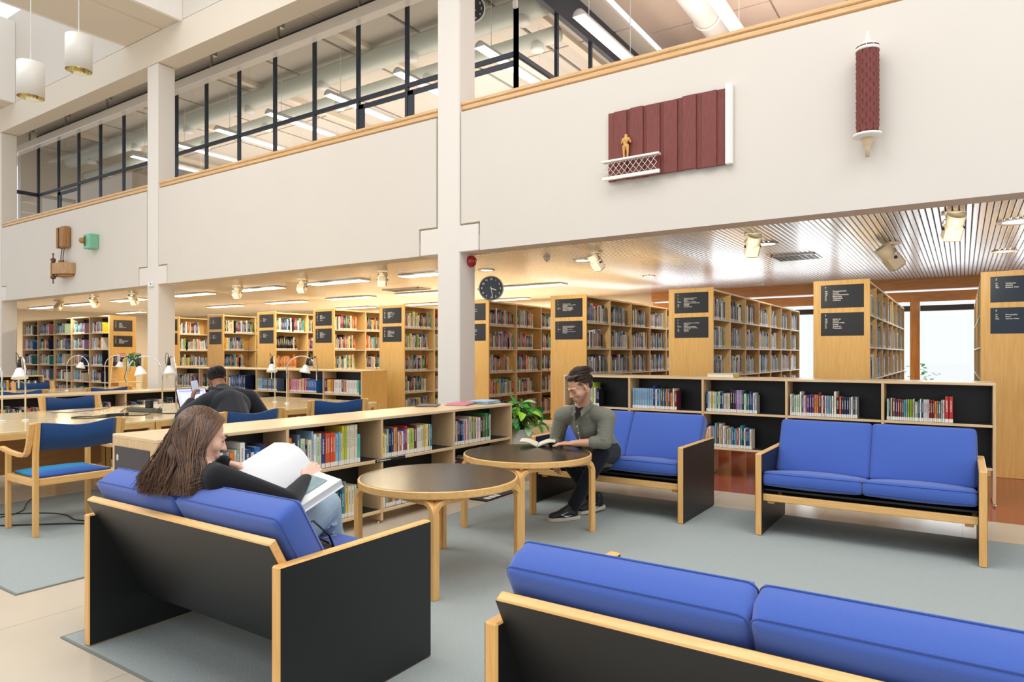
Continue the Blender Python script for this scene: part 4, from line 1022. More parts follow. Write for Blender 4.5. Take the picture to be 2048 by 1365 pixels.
# ================= lights and fittings of the lower ceiling =================
def make_tube(label):
    t = thing('fluorescent_lamp', label, 'ceiling light'); MB().bbox((0, 0, .0), (1.6, .30, .03), ch=.004).build('lamp_housing', WHITEM, t)
    MB().box(-.78, -.13, -.022, .78, .13, -.0155).build('tube', TUBE, t); return t
tl = None
rows = [(9.45, [-24.0, -21.6, -18.8, -15.8, -13.2, -10.6, -8.0]), (12.3, [-24.4, -18.8, -15.9, -13.3, -10.8, -7.7]), (15.0, [-16.0, -13.2, -10.3])]
WD = ['first', 'second', 'third']
for r, (y, xs) in enumerate(rows):
    for i, x in enumerate(xs):
        lab = f'glowing ceiling tube lamp, {ORD[i+1]} from left in the {WD[r]} row from the balcony'
        if tl is None: tl = make_tube(lab); tl.location = (x, y, ZC-.03)
        else: dup(tl, (x, y, ZC-.03), 0, lab)
SPB = mat('spot_beige', 'ecdcbf', .45)
def make_spot(label, lit=False):
    """mount plate, yoke and double-bodied head; head points along local -y and down"""
    t = thing('spotlight', label, 'spotlight')
    MB().bbox((0, 0, -.012), (.17, .10, .024), ch=.004).build('mount_plate', SPB, t)
    m_ = MB(); m_.tube([(0, 0, -.02), (0, 0, -.06)], .018, 10)
    m_.tube([(-.085, 0, -.16), (-.085, 0, -.09), (-.07, 0, -.065), (.07, 0, -.065), (.085, 0, -.09), (.085, 0, -.16)], .006, 8); m_.build('yoke', CHROME, t)
    M = T(0, 0, -.15) @ Rx(radians(-52))
    m_ = MB(); m_.bbox((0, .04, 0), (.15, .15, .13), 0, M, ch=.02)
    m_.lathe([(.0, 0), (.062, 0), (.072, .02), (.078, .12), (.070, .12), (.0, .10)], 24, M=M @ T(0, -.02, 0) @ Rx(pi/2)); m_.build('lamp_head', SPB, t)
    MB().lathe([(0, .105), (.068, .105)], 20, M=M @ T(0, -.02, 0) @ Rx(pi/2)).build('lens', TUBE if lit else mat('spot_glass', 'efe6d2', .2), t)
    MB().lathe([(0, -.09), (.014, -.09), (.014, .09), (0, .09)], 12, M=T(0, 0, -.15) @ Ry(pi/2)).build('pivot_knob', BLACK, t)
    return t
sp = make_spot('beige ceiling spotlight in front of the sculpture bookcase, nearest the near white column'); sp.location = (-4.44, 8.86, ZC-.012); sp.rotation_euler.z = radians(-25); sp.scale = (1.05,)*3
for (x, y, rz, l, sc) in ((-2.15, 8.55, 30, 'beige ceiling spotlight beside a round lit downlight, above the second sign panel', 1.1), (-.08, 8.43, 20, 'beige ceiling spotlight cut by the balcony edge, above the empty sofa', 1.15), (-.79, 10.3, -60, 'long-barrelled beige spotlight hanging lowest before the window beam', 1.4),
                          (-13.05, 8.83, -150, 'beige ceiling spotlight first to the right of the middle white column', 1.1), (-10.8, 8.73, -150, 'beige ceiling spotlight midway between the two white columns', 1.1), (-8.59, 8.70, -140, 'beige ceiling spotlight left of the near white column', 1.1)):
    d_ = dup(sp, (x, y, ZC-.012), radians(rz), l); d_.scale = (sc,)*3
sl = make_spot('lit beige spotlight above the mint green box sculpture, nearest the middle column', True); sl.location = (-16.9, 8.58, ZC-.012); sl.rotation_euler.z = radians(30); sl.scale = (1.1,)*3
d_ = dup(sl, (-18.6, 8.46, ZC-.012), radians(30), 'lit beige spotlight between two others under the boat-like sculpture'); d_ = dup(sp, (-20.8, 8.53, ZC-.012), radians(-150), 'beige ceiling spotlight nearest the farthest white column'); d_.scale = (1.1,)*3
for _x, _y in ((-4.44, 8.80), (-2.15, 8.50), (-.08, 8.40), (-13.05, 8.75), (-10.8, 8.7), (-8.59, 8.65), (-16.9, 8.5), (-18.6, 8.4), (-6.9, 8.5)):
    l = bpy.data.lights.new('spot_beam', 'SPOT'); l.energy = 62; l.spot_size = radians(130); l.spot_blend = .8; l.shadow_soft_size = .09; l.color = (1, .90, .72)
    o = bpy.data.objects.new('spot_beam', l); o.location = (_x, _y-.75, ZC-.36); o.rotation_euler = (radians(62), 0, 0); COL.objects.link(o)
def ring(label, x, y, lit, dm=.2):
    t = thing('downlight', label, 'downlight', (x, y, ZC-.012)); MB().lathe([(dm/2*.72, .0), (dm/2, -.004), (dm/2*.98, -.016), (dm/2*.74, -.014)], 28).build('rim', WHITEM, t)
    MB().lathe([(0, -.002), (dm/2*.72, -.002)], 24).build('bulb_glow', TUBE if lit else STEEL, t)
ring('round lit downlight in the slatted ceiling beside a beige spotlight', -2.2, 9.45, True, .34); ring('round downlight in the slats nearest the near white column spotlight', -5.0, 9.49, True, .3)
ring('round downlight in the slats behind the clock and fire bell', -7.0, 9.66, True, .3); ring('large round downlight at the photo edge of the slatted ceiling', .52, 9.4, True, .42); ring('small round downlight farther back near the photo edge', .5, 12.0, True, .3); ring('small round downlight in the slats above the reading man', -4.95, 12.1, True, .25)
def grille(label, x, y, w, d, nx, ny):
    t = thing('ceiling_grille', label, 'grille', (x, y, ZC-.014)); m_ = MB()
    m_.box(-w/2, -d/2, -.02, w/2, -d/2+.02, .0); m_.box(-w/2, d/2-.02, -.02, w/2, d/2, 0); m_.box(-w/2, -d/2, -.02, -w/2+.02, d/2, 0); m_.box(w/2-.02, -d/2, -.02, w/2, d/2, 0); m_.build('grille_frame', STEEL, t)
    m_ = MB()
    for i in range(1, nx): m_.box(-w/2+w*i/nx-.003, -d/2, -.018, -w/2+w*i/nx+.003, d/2, -.002)
    for i in range(1, ny): m_.box(-w/2, -d/2+d*i/ny-.003, -.018, w/2, -d/2+d*i/ny+.003, -.002)
    m_.build('grid', STEEL, t)
grille('square louvre grille in the slatted ceiling above the window bookcase', -2.1, 10.95, .62, .62, 8, 8); grille('small grey grille in the ceiling above the desks', -10.6, 11.5, 1.1, .45, 14, 4)
def det(label, x, y):
    t = thing('smoke_detector', label, 'smoke detector', (x, y, ZC-.012)); MB().lathe([(0, -.055), (.03, -.05), (.05, -.03), (.055, 0)], 20).build('housing', WHITEM, t); MB().lathe([(0, -.062), (.015, -.06), (.02, -.05)], 12).build('sensor', mat('sensor', '8a7f70', .5), t)
det('round smoke detector on the slats beyond the near white column', -5.33, 8.94); det('round smoke detector beside the near column, before a tube lamp', -7.72, 9.18); det('tiny smoke detector before the window beam', -3.5, 14.6)
# ================= clocks and fire bell =================
def clock(label, loc, rz, r=.16, white=False):
    t = thing('wall_clock', label, 'clock', loc, rz); M = Rx(pi/2)
    MB().lathe([(0, 0), (r, 0), (r, .03), (r*.94, .045), (r*.92, .03)], 40, M=M).build('rim', WHITEM if white else mat('clock_rim', 'b4aa9a', .4), t)
    f = MB().lathe([(0, .031), (r*.93, .031)], 40, M=M).build('dial', mat('clock_dial', '33363a', .5), t)
    for i in range(12):
        a = pi/2-i*pi/6; o = text('numeral', str(i or 12), r*.2, INK, f, (r*.74*cos(a), -.033, r*.74*sin(a)-r*.07), (pi/2, 0, 0), 1, .0003, 'CENTER')
    for a, L, w_ in ((radians(-20), .42, .010), (radians(-80), .78, .007)):
        m_ = MB(); m_.bbox((L*r*.42, 0, 0), (L*r*1.2, .003, w_), 0, Ry(-a), ch=.001); m_.build('hand', INK, t, loc=(0, -.036, 0))
clock('black-faced wall clock peeping out from behind the near white column', (-5.17, 7.24, 2.245), radians(33.7), .165)
MB().bbox((0, 0, 0), (.03, .10, .03)).build('trim_9', WHITEM, loc=(-5.36, 7.25, 2.245))['kind'] = 'structure'
clock('black-faced clock with white rim beside the column on the upper floor', (-6.55, 8.60, 6.90), radians(33), .24, True)
t = thing('fire_bell', 'round red fire bell mounted on the side of the near white column', 'fire bell', (CX[0]+CW/2, 7.08, 2.60), 0)
MB().lathe([(0, .085), (.03, .083), (.055, .07), (.072, .04), (.078, .01), (.078, 0), (0, 0)], 28, M=Ry(pi/2)).build('bell_dome', mat('bell_red', 'a8161c', .25, coat=.5), t)
MB().lathe([(0, .098), (.012, .096), (.012, .08)], 14, M=Ry(pi/2)).build('bell_screw', STEEL, t)
t = thing('wall_sensor', 'small white box on the shoulder of the middle white column', 'sensor', (CX[1]-.02, YP-.02, 2.70)); MB().bbox((0, 0, 0), (.16, .04, .08), ch=.006).build('housing', WHITEM, t); MB().bbox((.03, -.022, .01), (.04, .004, .035)).build('display', mat('sensor_blue', '8d95b0', .4), t)
# ================= art on the balcony wall =================
RED = wood('red_paint', '6f332d', '85433b', 'z', .6, scale=9, coarse=1.5)
t = thing('wall_art', 'red vertical-board artwork with a white edge strip on the balcony wall', 'artwork', (-3.27, YP-.005, 3.285))
y0 = 0; xs = [0, .085, .22, .275, .41, .465, .60, .655, .79, .86, .99, 1.06, 1.20, 1.30]
for i in range(len(xs)-1):
    up = i % 2; MB().bbox(((xs[i]+xs[i+1])/2, -.018-(.02 if up else 0), .385+R.uniform(-.004, .004)), (xs[i+1]-xs[i]+(.012 if up else 0), .022, .765+R.uniform(-.012, .008)), ch=.002).build('board', RED, t)
MB().bbox((1.325, -.035, .395), (.05, .07, .80), ch=.002).build('edge_strip', WHITE, t); MB().bbox((1.355, -.028, .395), (.02, .055, .80), ch=.002).build('edge_strip', WHITE, t)
MB().bbox((.30, -.105, .205), (.66, .07, .022), ch=.002).build('balcony_ledge', WHITE, t); MB().bbox((.30, -.11, .02), (.66, .03, .036), ch=.002).build('balcony_sill', WHITE, t)
m_ = MB(); n = 9; w_ = .60/n
for i in range(-2, n+1):
    for d_ in (1, -1):
        a = [i*w_, .038]; b_ = [(i+2)*w_, .195]
        if d_ < 0: a, b_ = [(i+2)*w_, .038], [i*w_, .195]
        def clip(p, q):
            out = []
            for (u, v) in ((p, q), (q, p)):
                x_, z_ = u
                if x_ < 0: k = (0-x_)/(v[0]-x_); x_, z_ = 0, z_+(v[1]-z_)*k
                if x_ > .60: k = (.60-x_)/(v[0]-x_); x_, z_ = .60, z_+(v[1]-z_)*k
                out.append((x_, z_))
            return out
        if max(a[0], b_[0]) > 0 and min(a[0], b_[0]) < .60:
            p, q = clip(a, b_); 
            if abs(p[0]-q[0]) > .005: m_.tube([(p[0], -.115-.004*d_, p[1]), (q[0], -.115-.004*d_, q[1])], .0028, 5)
m_.build('wire_lattice', WHITE, t)
def capsule(mb, a, b, ra, rb, mi=0, seg=14, fl=None):
    a, b = Vector(a), Vector(b); d = (b-a).length
    if d < 1e-6: mb.ball(a, ra); return mb
    t_ = (b-a).normalized(); path = []; rs = []
    for k in range(5): an = pi/2*(k+.15)/5; path.append(a-t_*ra*cos(an)); rs.append(ra*sin(an))
    for k in range(5): path.append(a+(b-a)*(k/4)); rs.append(ra+(rb-ra)*k/4)
    for k in range(5): an = pi/2*(1-(k+.0)/5-.03); path.append(b+t_*rb*cos(an)); rs.append(rb*sin(an))
    return mb.tube(path, rs, seg, mi, flat=fl)
def chain(mb, pts, rs, mi=0, seg=14):
    for i in range(len(pts)-1): capsule(mb, pts[i], pts[i+1], rs[i], rs[i+1], mi, seg)
    return mb
def remesh(mb, name, m, parent, voxel, smooth=4, loc=None, rot=None, fac=.6):
    """one continuous skin over the overlapping shapes"""
    o = mb.build('tmp_skin', m); r = o.modifiers.new('r', 'REMESH'); r.mode = 'VOXEL'; r.voxel_size = voxel; r.use_smooth_shade = True
    if smooth: s_ = o.modifiers.new('s', 'SMOOTH'); s_.iterations = smooth; s_.factor = fac
    dg = bpy.context.evaluated_depsgraph_get(); me = bpy.data.meshes.new_from_object(o.evaluated_get(dg)); old = o.data; bpy.data.objects.remove(o); bpy.data.meshes.remove(old)
    me.name = name; n = bpy.data.objects.new(name, me); COL.objects.link(n)
    if parent is not None: n.parent = parent
    if loc: n.location = loc
    if rot: n.rotation_euler = rot
    return n
f = MB(); H_ = .265
def P3(x, y, z): return Vector((.235+x*H_, -.085-y*H_, .217+z*H_))
chain(f, [P3(-.07, 0, .02), P3(-.09, 0, .27), P3(-.075, 0, .50)], [.009, .013, .021]); chain(f, [P3(.07, 0, .02), P3(.09, .01, .27), P3(.07, 0, .50)], [.009, .013, .021])
chain(f, [P3(0, 0, .52), P3(0, .01, .62), P3(0, .0, .78)], [.030, .022, .030]); f.ball(P3(0, -.02, .93), (.018, .018, .022)); capsule(f, P3(0, 0, .8), P3(0, 0, .9), .012, .010)
for s in (-1, 1):
    chain(f, [P3(s*.12, 0, .80), P3(s*.19, -.03, .66), P3(s*.10, -.12, .74)], [.014, .011, .008]); capsule(f, P3(s*.03, .07, .76), P3(s*.11, .09, .70), .016, .012); capsule(f, P3(s*.08, .08, .74), P3(s*.05, .09, .60), .014, .007)
    capsule(f, P3(s*.07, -.08, .012), P3(s*.07, .02, .015), .007, .006)
remesh(f, 'carved_figure', mat('carved_wood', 'd9a55a', .5), t, .0045, 2)
# fish-scale column artwork
t = thing('wall_art', 'hanging column of round red wooden scales with white caps on the balcony wall', 'artwork', (-.70, YP-.13, 3.33))
MB().lathe([(0, 0), (.078, 0), (.078, .74), (0, .74)], 24).build('core', RED, t)
m_ = MB()
for r_ in range(17):
    for k in range(10):
        a = 2*pi*(k+.5*(r_ % 2))/10; z_ = .015+r_*.0435
        M = T(.0835*cos(a), .0835*sin(a), z_+.03) @ Rz(a+pi/2) @ Rx(.16)
        pts = [(-.024, .035), (-.026, 0)]+[(.028*cos(pi+pi*i/8), .028*sin(pi+pi*i/8)) for i in range(9)]+[(.024, .035)]
        m_.prism([(p, q) for p, q in pts][::-1], -.0035, .0035, 'y', 0, M)
m_.build('scales', RED, t)
MB().lathe([(0, .73), (.098, .735), (.098, .76), (.09, .762), (.088, .785), (.06, .81), (.02, .825), (.018, .87), (.012, .90), (0, .92)], 36).build('top_cap', WHITE, t)
MB().lathe([(0, -.035), (.06, -.035), (.115, -.02), (.115, 0), (.09, .006), (0, .006)], 36).build('bottom_cap', WHITE, t)
MB().lathe([(0, -.20), (.018, -.20), (.018, -.12), (.03, -.10), (.05, -.06), (.04, -.03), (0, -.03)], 24).build('finial', mat('raw_wood', 'dcc4a0', .5), t)
MB().box(-.02, .06, .3, .02, .128, .4).build('wall_bracket', WHITE, t)
# wooden radio-like sculpture with hanging boat shape
OLD = wood('old_wood', '8f6238', 'b98752', 'z', .6); RUSH = wood('pale_rush', 'a98257', 'd0ab7c', 'z', .7, scale=14)
t = thing('wall_sculpture', 'brown wooden sculpture with cords joining a block to a boat-like slab', 'artwork', (-16.25, YP, 3.08))
m_ = MB(); m_.bbox((.03, -.075, .84), (.24, .15, .47), ch=.03); m_.build('upper_block', OLD, t); MB().bbox((-.145, -.10, .83), (.07, .13, .45), ch=.01).build('split_block', OLD, t); MB().bbox((-.10, -.09, .83), (.03, .10, .42)).build('dark_gap', BLACK, t)
pts = [(.34, 0), (.34, -.06), (.28, -.16), (.10, -.235), (-.12, -.26), (-.24, -.24), (-.29, -.15), (-.30, 0)]
MB().prism(pts[::-1], .03, .27, 'z').build('boat_slab', RUSH, t, bevel=.01); MB().prism([(p*.8+.02, q*.7) for p, q in pts][::-1], -.02, .03, 'z').build('slab_base', OLD, t)
MB().bbox((-.17, -.14, .15), (.03, .26, .26), ch=.005).build('band', OLD, t)
for up_ in (0, 1):
    MB().lathe([(0, .27), (.03, .27), (.055, .36), (.03, .38), (.013, .39), (.013, .47), (.03, .48), (0, .49)] if up_ else [(0, .03), (.05, .0), (.055, -.05), (.03, -.07), (.013, -.08), (.013, -.15), (.03, -.16), (0, -.17)][::-1], 16, M=T(-.17, -.22, 0)).build('knob', mat('rust_brown', '6f4a32', .6), t)
for dx in (0, .10): m_ = MB(); m_.tube([(-.06+dx, -.09, .62), (-.07+dx, -.10, .50), (-.10+dx, -.10, .38), (-.14+dx*1.3, -.08, .26)], .010, 8); m_.build('cord', mat('cord_grey', '5b5254', .8), t)
MB().bbox((-.13, -.08, .31), (.11, .08, .09), ch=.01).build('small_block', OLD, t); MB().bbox((-.20, -.13, .70), (.05, .02, .14)).build('wire_frame', mat('rust_brown', '6f4a32', .6), t)
t = thing('wall_sculpture', 'mint green box sculpture with a wooden knob on the balcony wall', 'artwork', (-15.03, YP, 3.56))
MB().bbox((0, -.085, .15), (.29, .17, .30), ch=.006).build('mint_box', mat('mint', '7fbfa0', .5, noise=.1), t); MB().ball((-.10, -.21, .17), .062, seg=20, rings=14).build('wooden_knob', mat('knob_wood', 'b5813d', .4), t); MB().bbox((-.05, -.18, .16), (.02, .02, .20), 0, ch=.003).build('dark_bar', mat('bar_dark', '4d5a4c', .5), t)

# ================= pendants in the roof well =================
def pend(label, x, y, z, r=.125, h=.36):
    t = thing('pendant_lamp', label, 'pendant lamp', (x, y, z))
    MB().lathe([(r-.004, 0), (r, 0), (r, h), (.02, h+.004), (.0, h+.004)], 40).build('shade', mat('pend_cream', 'd9d4ca', .4), t)
    MB().lathe([(r-.005, .0), (r-.03, .10), (.03, .16), (0, .16)], 24, sm=False).build('reflector', mat('reflector', 'd9cba0', .15, metal=1), t)
    MB().lathe([(0, .06), (.035, .07), (.035, .15)], 16).build('bulb', mat('bulb_warm', 'fff0c8', .5, emit='fff0c8', es=3), t)
    MB().tube([(0, 0, h), (0, 0, 9.3-z)], .006, 6).build('suspension_rod', WHITEM, t)
pend('cylindrical pendant lamp hanging lower and nearer the photo edge', -8.15, 3.08, 4.08); pend('cylindrical pendant lamp hanging higher, nearer the roof beam', -7.75, 3.37, 4.37)
# ================= upper floor lamps, ducts =================
def make_up(label, rod=1.12):
    t = thing('pendant_tube_lamp', label, 'pendant lamp')
    MB().lathe([(.0, 0), (.105, 0), (.105, 2.3), (0, 2.3)], 16, M=Rx(-pi/2), a0=pi, a1=2*pi).build('housing', WHITEM, t)
    MB().box(-.095, .01, -.006, .095, 2.29, -.002).build('diffuser', TUBEU, t)
    for y in (.35, 1.95): MB().tube([(0, y, .1), (0, y, rod)], .006, 6).build('suspension_rod', WHITEM, t)
    return t
up = None; place = ['before the red artwork', 'right of the upper clock', 'behind the navy corner post', 'behind the near white column']
for i in range(10):
    x = -1.12-1.9*i
    lab = f'long pendant tube lamp of the upper floor, {ORD[i+1]} from the red artwork end'
    if i < 3: make_up(lab, 1.69).location = (x, 9.2, 6.6)
    elif up is None: up = make_up(lab); up.location = (x, 9.2, 6.6)
    else: dup(up, (x, 9.2, 6.6), 0, lab)
for i, (z_, y_, r_, l) in enumerate(((7.45, 9.98, .20, 'large pale ribbed duct running along the upper hall behind the glass'), (7.10, 10.45, .14, 'smaller ribbed duct below the large one behind the upper glass'))):
    m_ = MB(); path = []; rs = []; x = -23.5
    while x < -5.9: path.append((x, y_, z_)); rs.append(r_ if len(path) % 2 else r_*1.03); x += .12
    t = thing('air_duct', l, 'air duct', (0, 0, 0)); m_.tube(path, rs, 20); m_.build('duct_pipe', mat('duct_pale', 'd5d9cf', .45), t)
    for k in range(7): MB().lathe([(0, -.04), (.11, -.04), (.13, 0), (.10, .12), (0, .12)], 20).build('air_outlet', WHITEM, t, loc=(-22+2.6*k, y_-.05, z_-r_-.06))
t = thing('air_duct', 'white round duct with ring collars over the upper hall lamps', 'air duct'); m_ = MB(); m_.tube([(-5.3, 10.2, 7.75), (-3.9, 10.2, 7.75)], .24, 24); m_.tube([(-4.0, 10.2, 7.75), (-4.0, 13.3, 7.75)], .24, 24); m_.build('duct_pipe', WHITEM, t)
for y_ in (11.2, 12.6): MB().lathe([(.245, -.03), (.27, -.02), (.27, .02), (.245, .03)], 24, M=T(-4.0, y_, 7.75) @ Rx(pi/2)).build('collar', WHITEM, t)
t = thing('suspended_box', 'pale suspended rectangular duct box behind the upper glass corner', 'duct box', (-4.6, 14.55, 6.9)); MB().bbox((0, 0, .3), (1.2, 2.1, .6), ch=.01).build('box_body', GREYP, t); MB().tube([(0, 0, .6), (0, 0, 1.4)], .02, 8).build('hanger', WHITEM, t)
t = thing('camera_unit', 'small white unit hanging on the navy corner post of the glass', 'sensor', (-5.70, 8.62, 6.75)); MB().bbox((0, 0, 0), (.08, .06, .12), ch=.01).build('housing', WHITEM, t); MB().tube([(0, .02, .06), (0, .02, 1.0)], .012, 8).build('pipe', WHITEM, t)
t = thing('round_alarm', 'round white speaker under the corridor ceiling beside the middle column', 'speaker', (-13.0, 8.0, 7.74)); MB().lathe([(0, -.06), (.1, -.05), (.12, 0)], 24).build('housing', WHITEM, t)
# ================= people =================
def skinmat(name, c):
    m = mat(name, c, .5, noise=.05, nscale=40); b = m.node_tree.nodes['Principled BSDF']
    b.inputs['Subsurface Weight'].default_value = .12; b.inputs['Subsurface Radius'].default_value = (.02, .008, .005); return m
SKW = skinmat('skin_pale', 'e3b59e'); SKM = skinmat('skin_fair', 'cf9c7d'); SKH = skinmat('skin_brown', '8a5a3e')
def head_mb(mb, M, k=1.0, jaw=1.0):
    """cranium centre at M origin, face toward -y"""
    def P(x, y, z): return M @ Vector((x*k, y*k, z*k))
    R3 = M.to_3x3().to_4x4()
    mb.ball(P(0, .018, .018), (.073*k, .094*k, .086*k), 0, 22, 16, R3)
    mb.ball(P(0, -.020, -.035), (.060*k, .068*k, .080*k), 0, 20, 14, R3)
    for s in (-1, 1):
        capsule(mb, P(s*.050, .004, -.060), P(s*.012*jaw, -.058, -.104), .022*k*jaw, .017*k); mb.ball(P(s*.035, -.050, -.042), (.031 if jaw < 1 else .028)*k)
        capsule(mb, P(s*.012, -.083, .008), P(s*.044, -.068, .008), .0115*k, .010*k); mb.ball(P(s*.031, -.066, -.008), .0155*k)
        mb.ball(P(s*.0105, -.093, -.044), .0075*k)
        mb.ball(P(s*.074, .012, -.020), (.007*k, .017*k, .029*k), 0, 14, 10, R3 @ Rz(s*.35)); mb.ball(P(s*.073, .006, -.040), (.006*k, .009*k, .010*k), 0, 12, 8, R3)
    capsule(mb, P(0, -.078, .006), P(0, -.105, -.040), .0085*k, .0115*k); mb.ball(P(0, -.062, -.108), .0185*k)
    capsule(mb, P(-.018, -.080, -.069), P(.018, -.080, -.069), .0085*k, .0085*k); capsule(mb, P(-.016, -.079, -.081), P(.016, -.079, -.081), .0085*k, .0085*k); mb.ball(P(0, -.072, -.075), .024*k)
def face_bits(M, root, k, skin, brow, lip):
    def P(x, y, z): return M @ Vector((x*k, y*k, z*k))
    for s in (-1, 1):
        m_ = MB(); m_.tube([P(s*.013, -.0935, .012), P(s*.030, -.089, .018), P(s*.048, -.074, .011)], [.003*k, .0042*k, .0016*k], 6); m_.build('eyebrow', brow, root)
        e = MB(); e.ball(P(s*.031, -.0680, -.0095), .0118*k); e.build('eyelid', skin, root)
        m_ = MB(); m_.tube([P(s*.020, -.0815, -.014), P(s*.031, -.0850, -.0165), P(s*.043, -.0765, -.013)], .0011*k, 5); m_.build('eyelashes', mat('lash', '2a1c16', .6), root)
    m_ = MB(); m_.tube([P(-.020, -.081, -.072), P(-.008, -.0895, -.069), P(0, -.0885, -.070), P(.008, -.0895, -.069), P(.020, -.081, -.072)], [.002*k, .0042*k, .0038*k, .0042*k, .002*k], 7)
    m_.tube([P(-.018, -.081, -.075), P(0, -.0885, -.079), P(.018, -.081, -.075)], [.002*k, .0052*k, .002*k], 7); m_.build('lips', lip, root)
def hand_mb(mb, wrist, d, n, side, curl=.5, k=1.0, spread=.12, thumb=.6, fcurl=None):
    """d finger direction, n palm-outward (palm faces n), side +1 thumb on +cross(d,n)"""
    d = Vector(d).normalized(); n = Vector(n); n = (n-d*n.dot(d)).normalized(); s_ = d.cross(n)*side; w = Vector(wrist)
    for i, o in enumerate((.027, .009, -.009, -.026)):
        kn = w+d*(.083-.004*abs(i-1))*k+s_*o*k; capsule(mb, w+s_*o*.55*k, kn, .0145*k, .0115*k)
        L = (.074, .082, .076, .060)[i]*k; c = (fcurl[i] if fcurl else curl); p = kn; dirv = (d+s_*o/.027*spread).normalized(); r0 = .0088*k
        for j, (fr, rr) in enumerate(((.44, .95), (.31, .88), (.25, .78))):
            ang = c*(.55, .9, .7)[j]; ax = dirv.cross(n).normalized(); dirv = (Matrix.Rotation(ang, 3, ax) @ dirv).normalized()
            q = p+dirv*L*fr; capsule(mb, p, q, r0*rr*1.05, r0*rr*.95, seg=10); p = q
    t0 = w+s_*.022*k+d*.018*k; t1 = t0+(s_*.032+d*.030+n*.010)*k; t2 = t1+(s_*.012*(1-thumb)+d*.028+n*.012*thumb)*k; t3 = t2+(d*.022+n*.010*thumb-s_*.006*thumb)*k
    capsule(mb, t0, t1, .0165*k, .0125*k); capsule(mb, t1, t2, .0115*k, .010*k); capsule(mb, t2, t3, .0098*k, .0078*k)
def orient(fwd, up=(0, 0, 1)):
    """matrix whose -y is fwd, z close to up"""
    y = -Vector(fwd).normalized(); z = Vector(up); z = (z-y*z.dot(y)).normalized(); x = y.cross(z)
    return Matrix(((x.x, y.x, z.x, 0), (x.y, y.y, z.y, 0), (x.z, y.z, z.z, 0), (0, 0, 0, 1)))
V = Vector
def strands(pts_fn, n, m, name, root, r0=.004, seg=12):
    mb = MB()
    for i in range(n):
        P, r = pts_fn(i); 
        if P is None: continue
        mb.tube(P, [r*(1-.65*k/(len(P)-1)) for k in range(len(P))], 5, i % 3 if True else 0, flat=(1.9, .7))
    return mb.build(name, m, root)
def bez(a, b, c, d, n=12): return [a*((1-t)**3)+b*(3*t*(1-t)**2)+c*(3*t*t*(1-t))+d*t**3 for t in [i/n for i in range(n+1)]]
def hairmat(name, c): return mat(name, c, .38, noise=.25, nscale=25, spec=.6)
KNIT = weave('black_knit', '17171a', .9, 300, .15); TEE = mat('black_tee', '111113', .9); JEANS = weave('pale_denim', '9db0bf', .9, 260, .1, .3, .18)
DKJ = weave('dark_trousers', '181b22', .85, 260, .1); OLIVE = weave('olive_shirt', '77776a', .85, 90, .15, .35, .08); HOOD = weave('black_hoodie', '23252b', .95, 240, .2)

# ---- woman reading on the sofa ----
wo = thing('person', 'long-haired woman in black knit and pale jeans reading a big book on the sofa', 'person', (-2.62, 1.9, CT))
def rel(root): return root.matrix_basis.inverted() if False else T(*[-c for c in root.location])
WR = rel(wo)
def w3(*p): return WR @ V(p)
Mh = WR @ T(-2.77, 1.710, 1.028) @ orient((.34, .90, -.36), (-.1, .25, 1))
b = MB(); head_mb(b, Mh, .97, .92)
neck = w3(-2.775, 1.675, .895)
capsule(b, Mh @ V((0, .025, -.05)), neck, .046, .052)
chain(b, [neck, w3(-2.74, 1.70, .78), w3(-2.68, 1.76, .62), w3(-2.62, 1.86, .50)], [.06, .10, .095, .115])
sh_r, el_r, wr_r = w3(-2.585, 1.66, .858), w3(-2.40, 1.86, .745), w3(-2.53, 2.065, .79)
sh_l, el_l, wr_l = w3(-2.945, 1.73, .855), w3(-2.965, 1.84, .66), w3(-2.79, 1.815, .885)
chain(b, [neck, sh_r, el_r, wr_r], [.05, .044, .034, .022]); chain(b, [neck, sh_l, el_l, wr_l], [.05, .044, .034, .022])
hand_mb(b, wr_r, (-.10, .75, .62), (-.75, .35, -.55), 1, .75, .95, thumb=.8)
hand_mb(b, wr_l, (.10, .92, -.25), (.1, -.35, -.95), -1, .55, .95, thumb=.9)
kn1, kn2 = w3(-2.72, 2.30, .635), w3(-2.60, 2.24, .635); an1, an2 = w3(-2.62, 2.42, .13), w3(-2.78, 2.46, .13)
chain(b, [w3(-2.72, 1.93, .50), kn1, an1], [.075, .055, .035]); chain(b, [w3(-2.55, 1.93, .50), kn2, an2], [.075, .055, .035])
body = remesh(b, 'body', SKW, wo, .0040, 4)
face_bits(Mh, wo, .97, SKW, mat('brow_brown', '6a4a38', .7), mat('lip_rose', 'bf7269', .5))
c = MB(); chain(c, [neck-V((0, 0, .012)), w3(-2.74, 1.70, .79), w3(-2.68, 1.77, .63), w3(-2.62, 1.87, .49)], [.066, .125, .125, .135])
chain(c, [w3(-2.75, 1.69, .84), sh_r], [.08, .062]); chain(c, [w3(-2.79, 1.70, .84), sh_l], [.08, .062])
chain(c, [sh_r, (sh_r+el_r)/2, el_r, (el_r+wr_r)/2, wr_r], [.062, .058, .052, .043, .036]); chain(c, [sh_l, el_l, wr_l], [.062, .05, .038])
for i in range(7):  # soft creases round the forearm
    p = el_r.lerp(wr_r, .1+.12*i); dd = (wr_r-el_r).normalized(); c.tube([p+dd*.004*math.cos(a)+dd.cross(V((.3, .2, 1))).normalized()*(.047-.002*i)*cos(a)+dd.cross(dd.cross(V((.3, .2, 1)))).normalized()*(.047-.002*i)*sin(a) for a in [2*pi*q/14 for q in range(15)]], .004, 6)
chain(c, [Mh @ V((0, .036, -.088)), neck+V((0, 0, -.01))], [.056, .066])
for s, ax in ((wr_r, (wr_r-el_r).normalized()), (wr_l, (wr_l-el_l).normalized())): capsule(c, s-ax*.05, s-ax*.004, .038, .035)
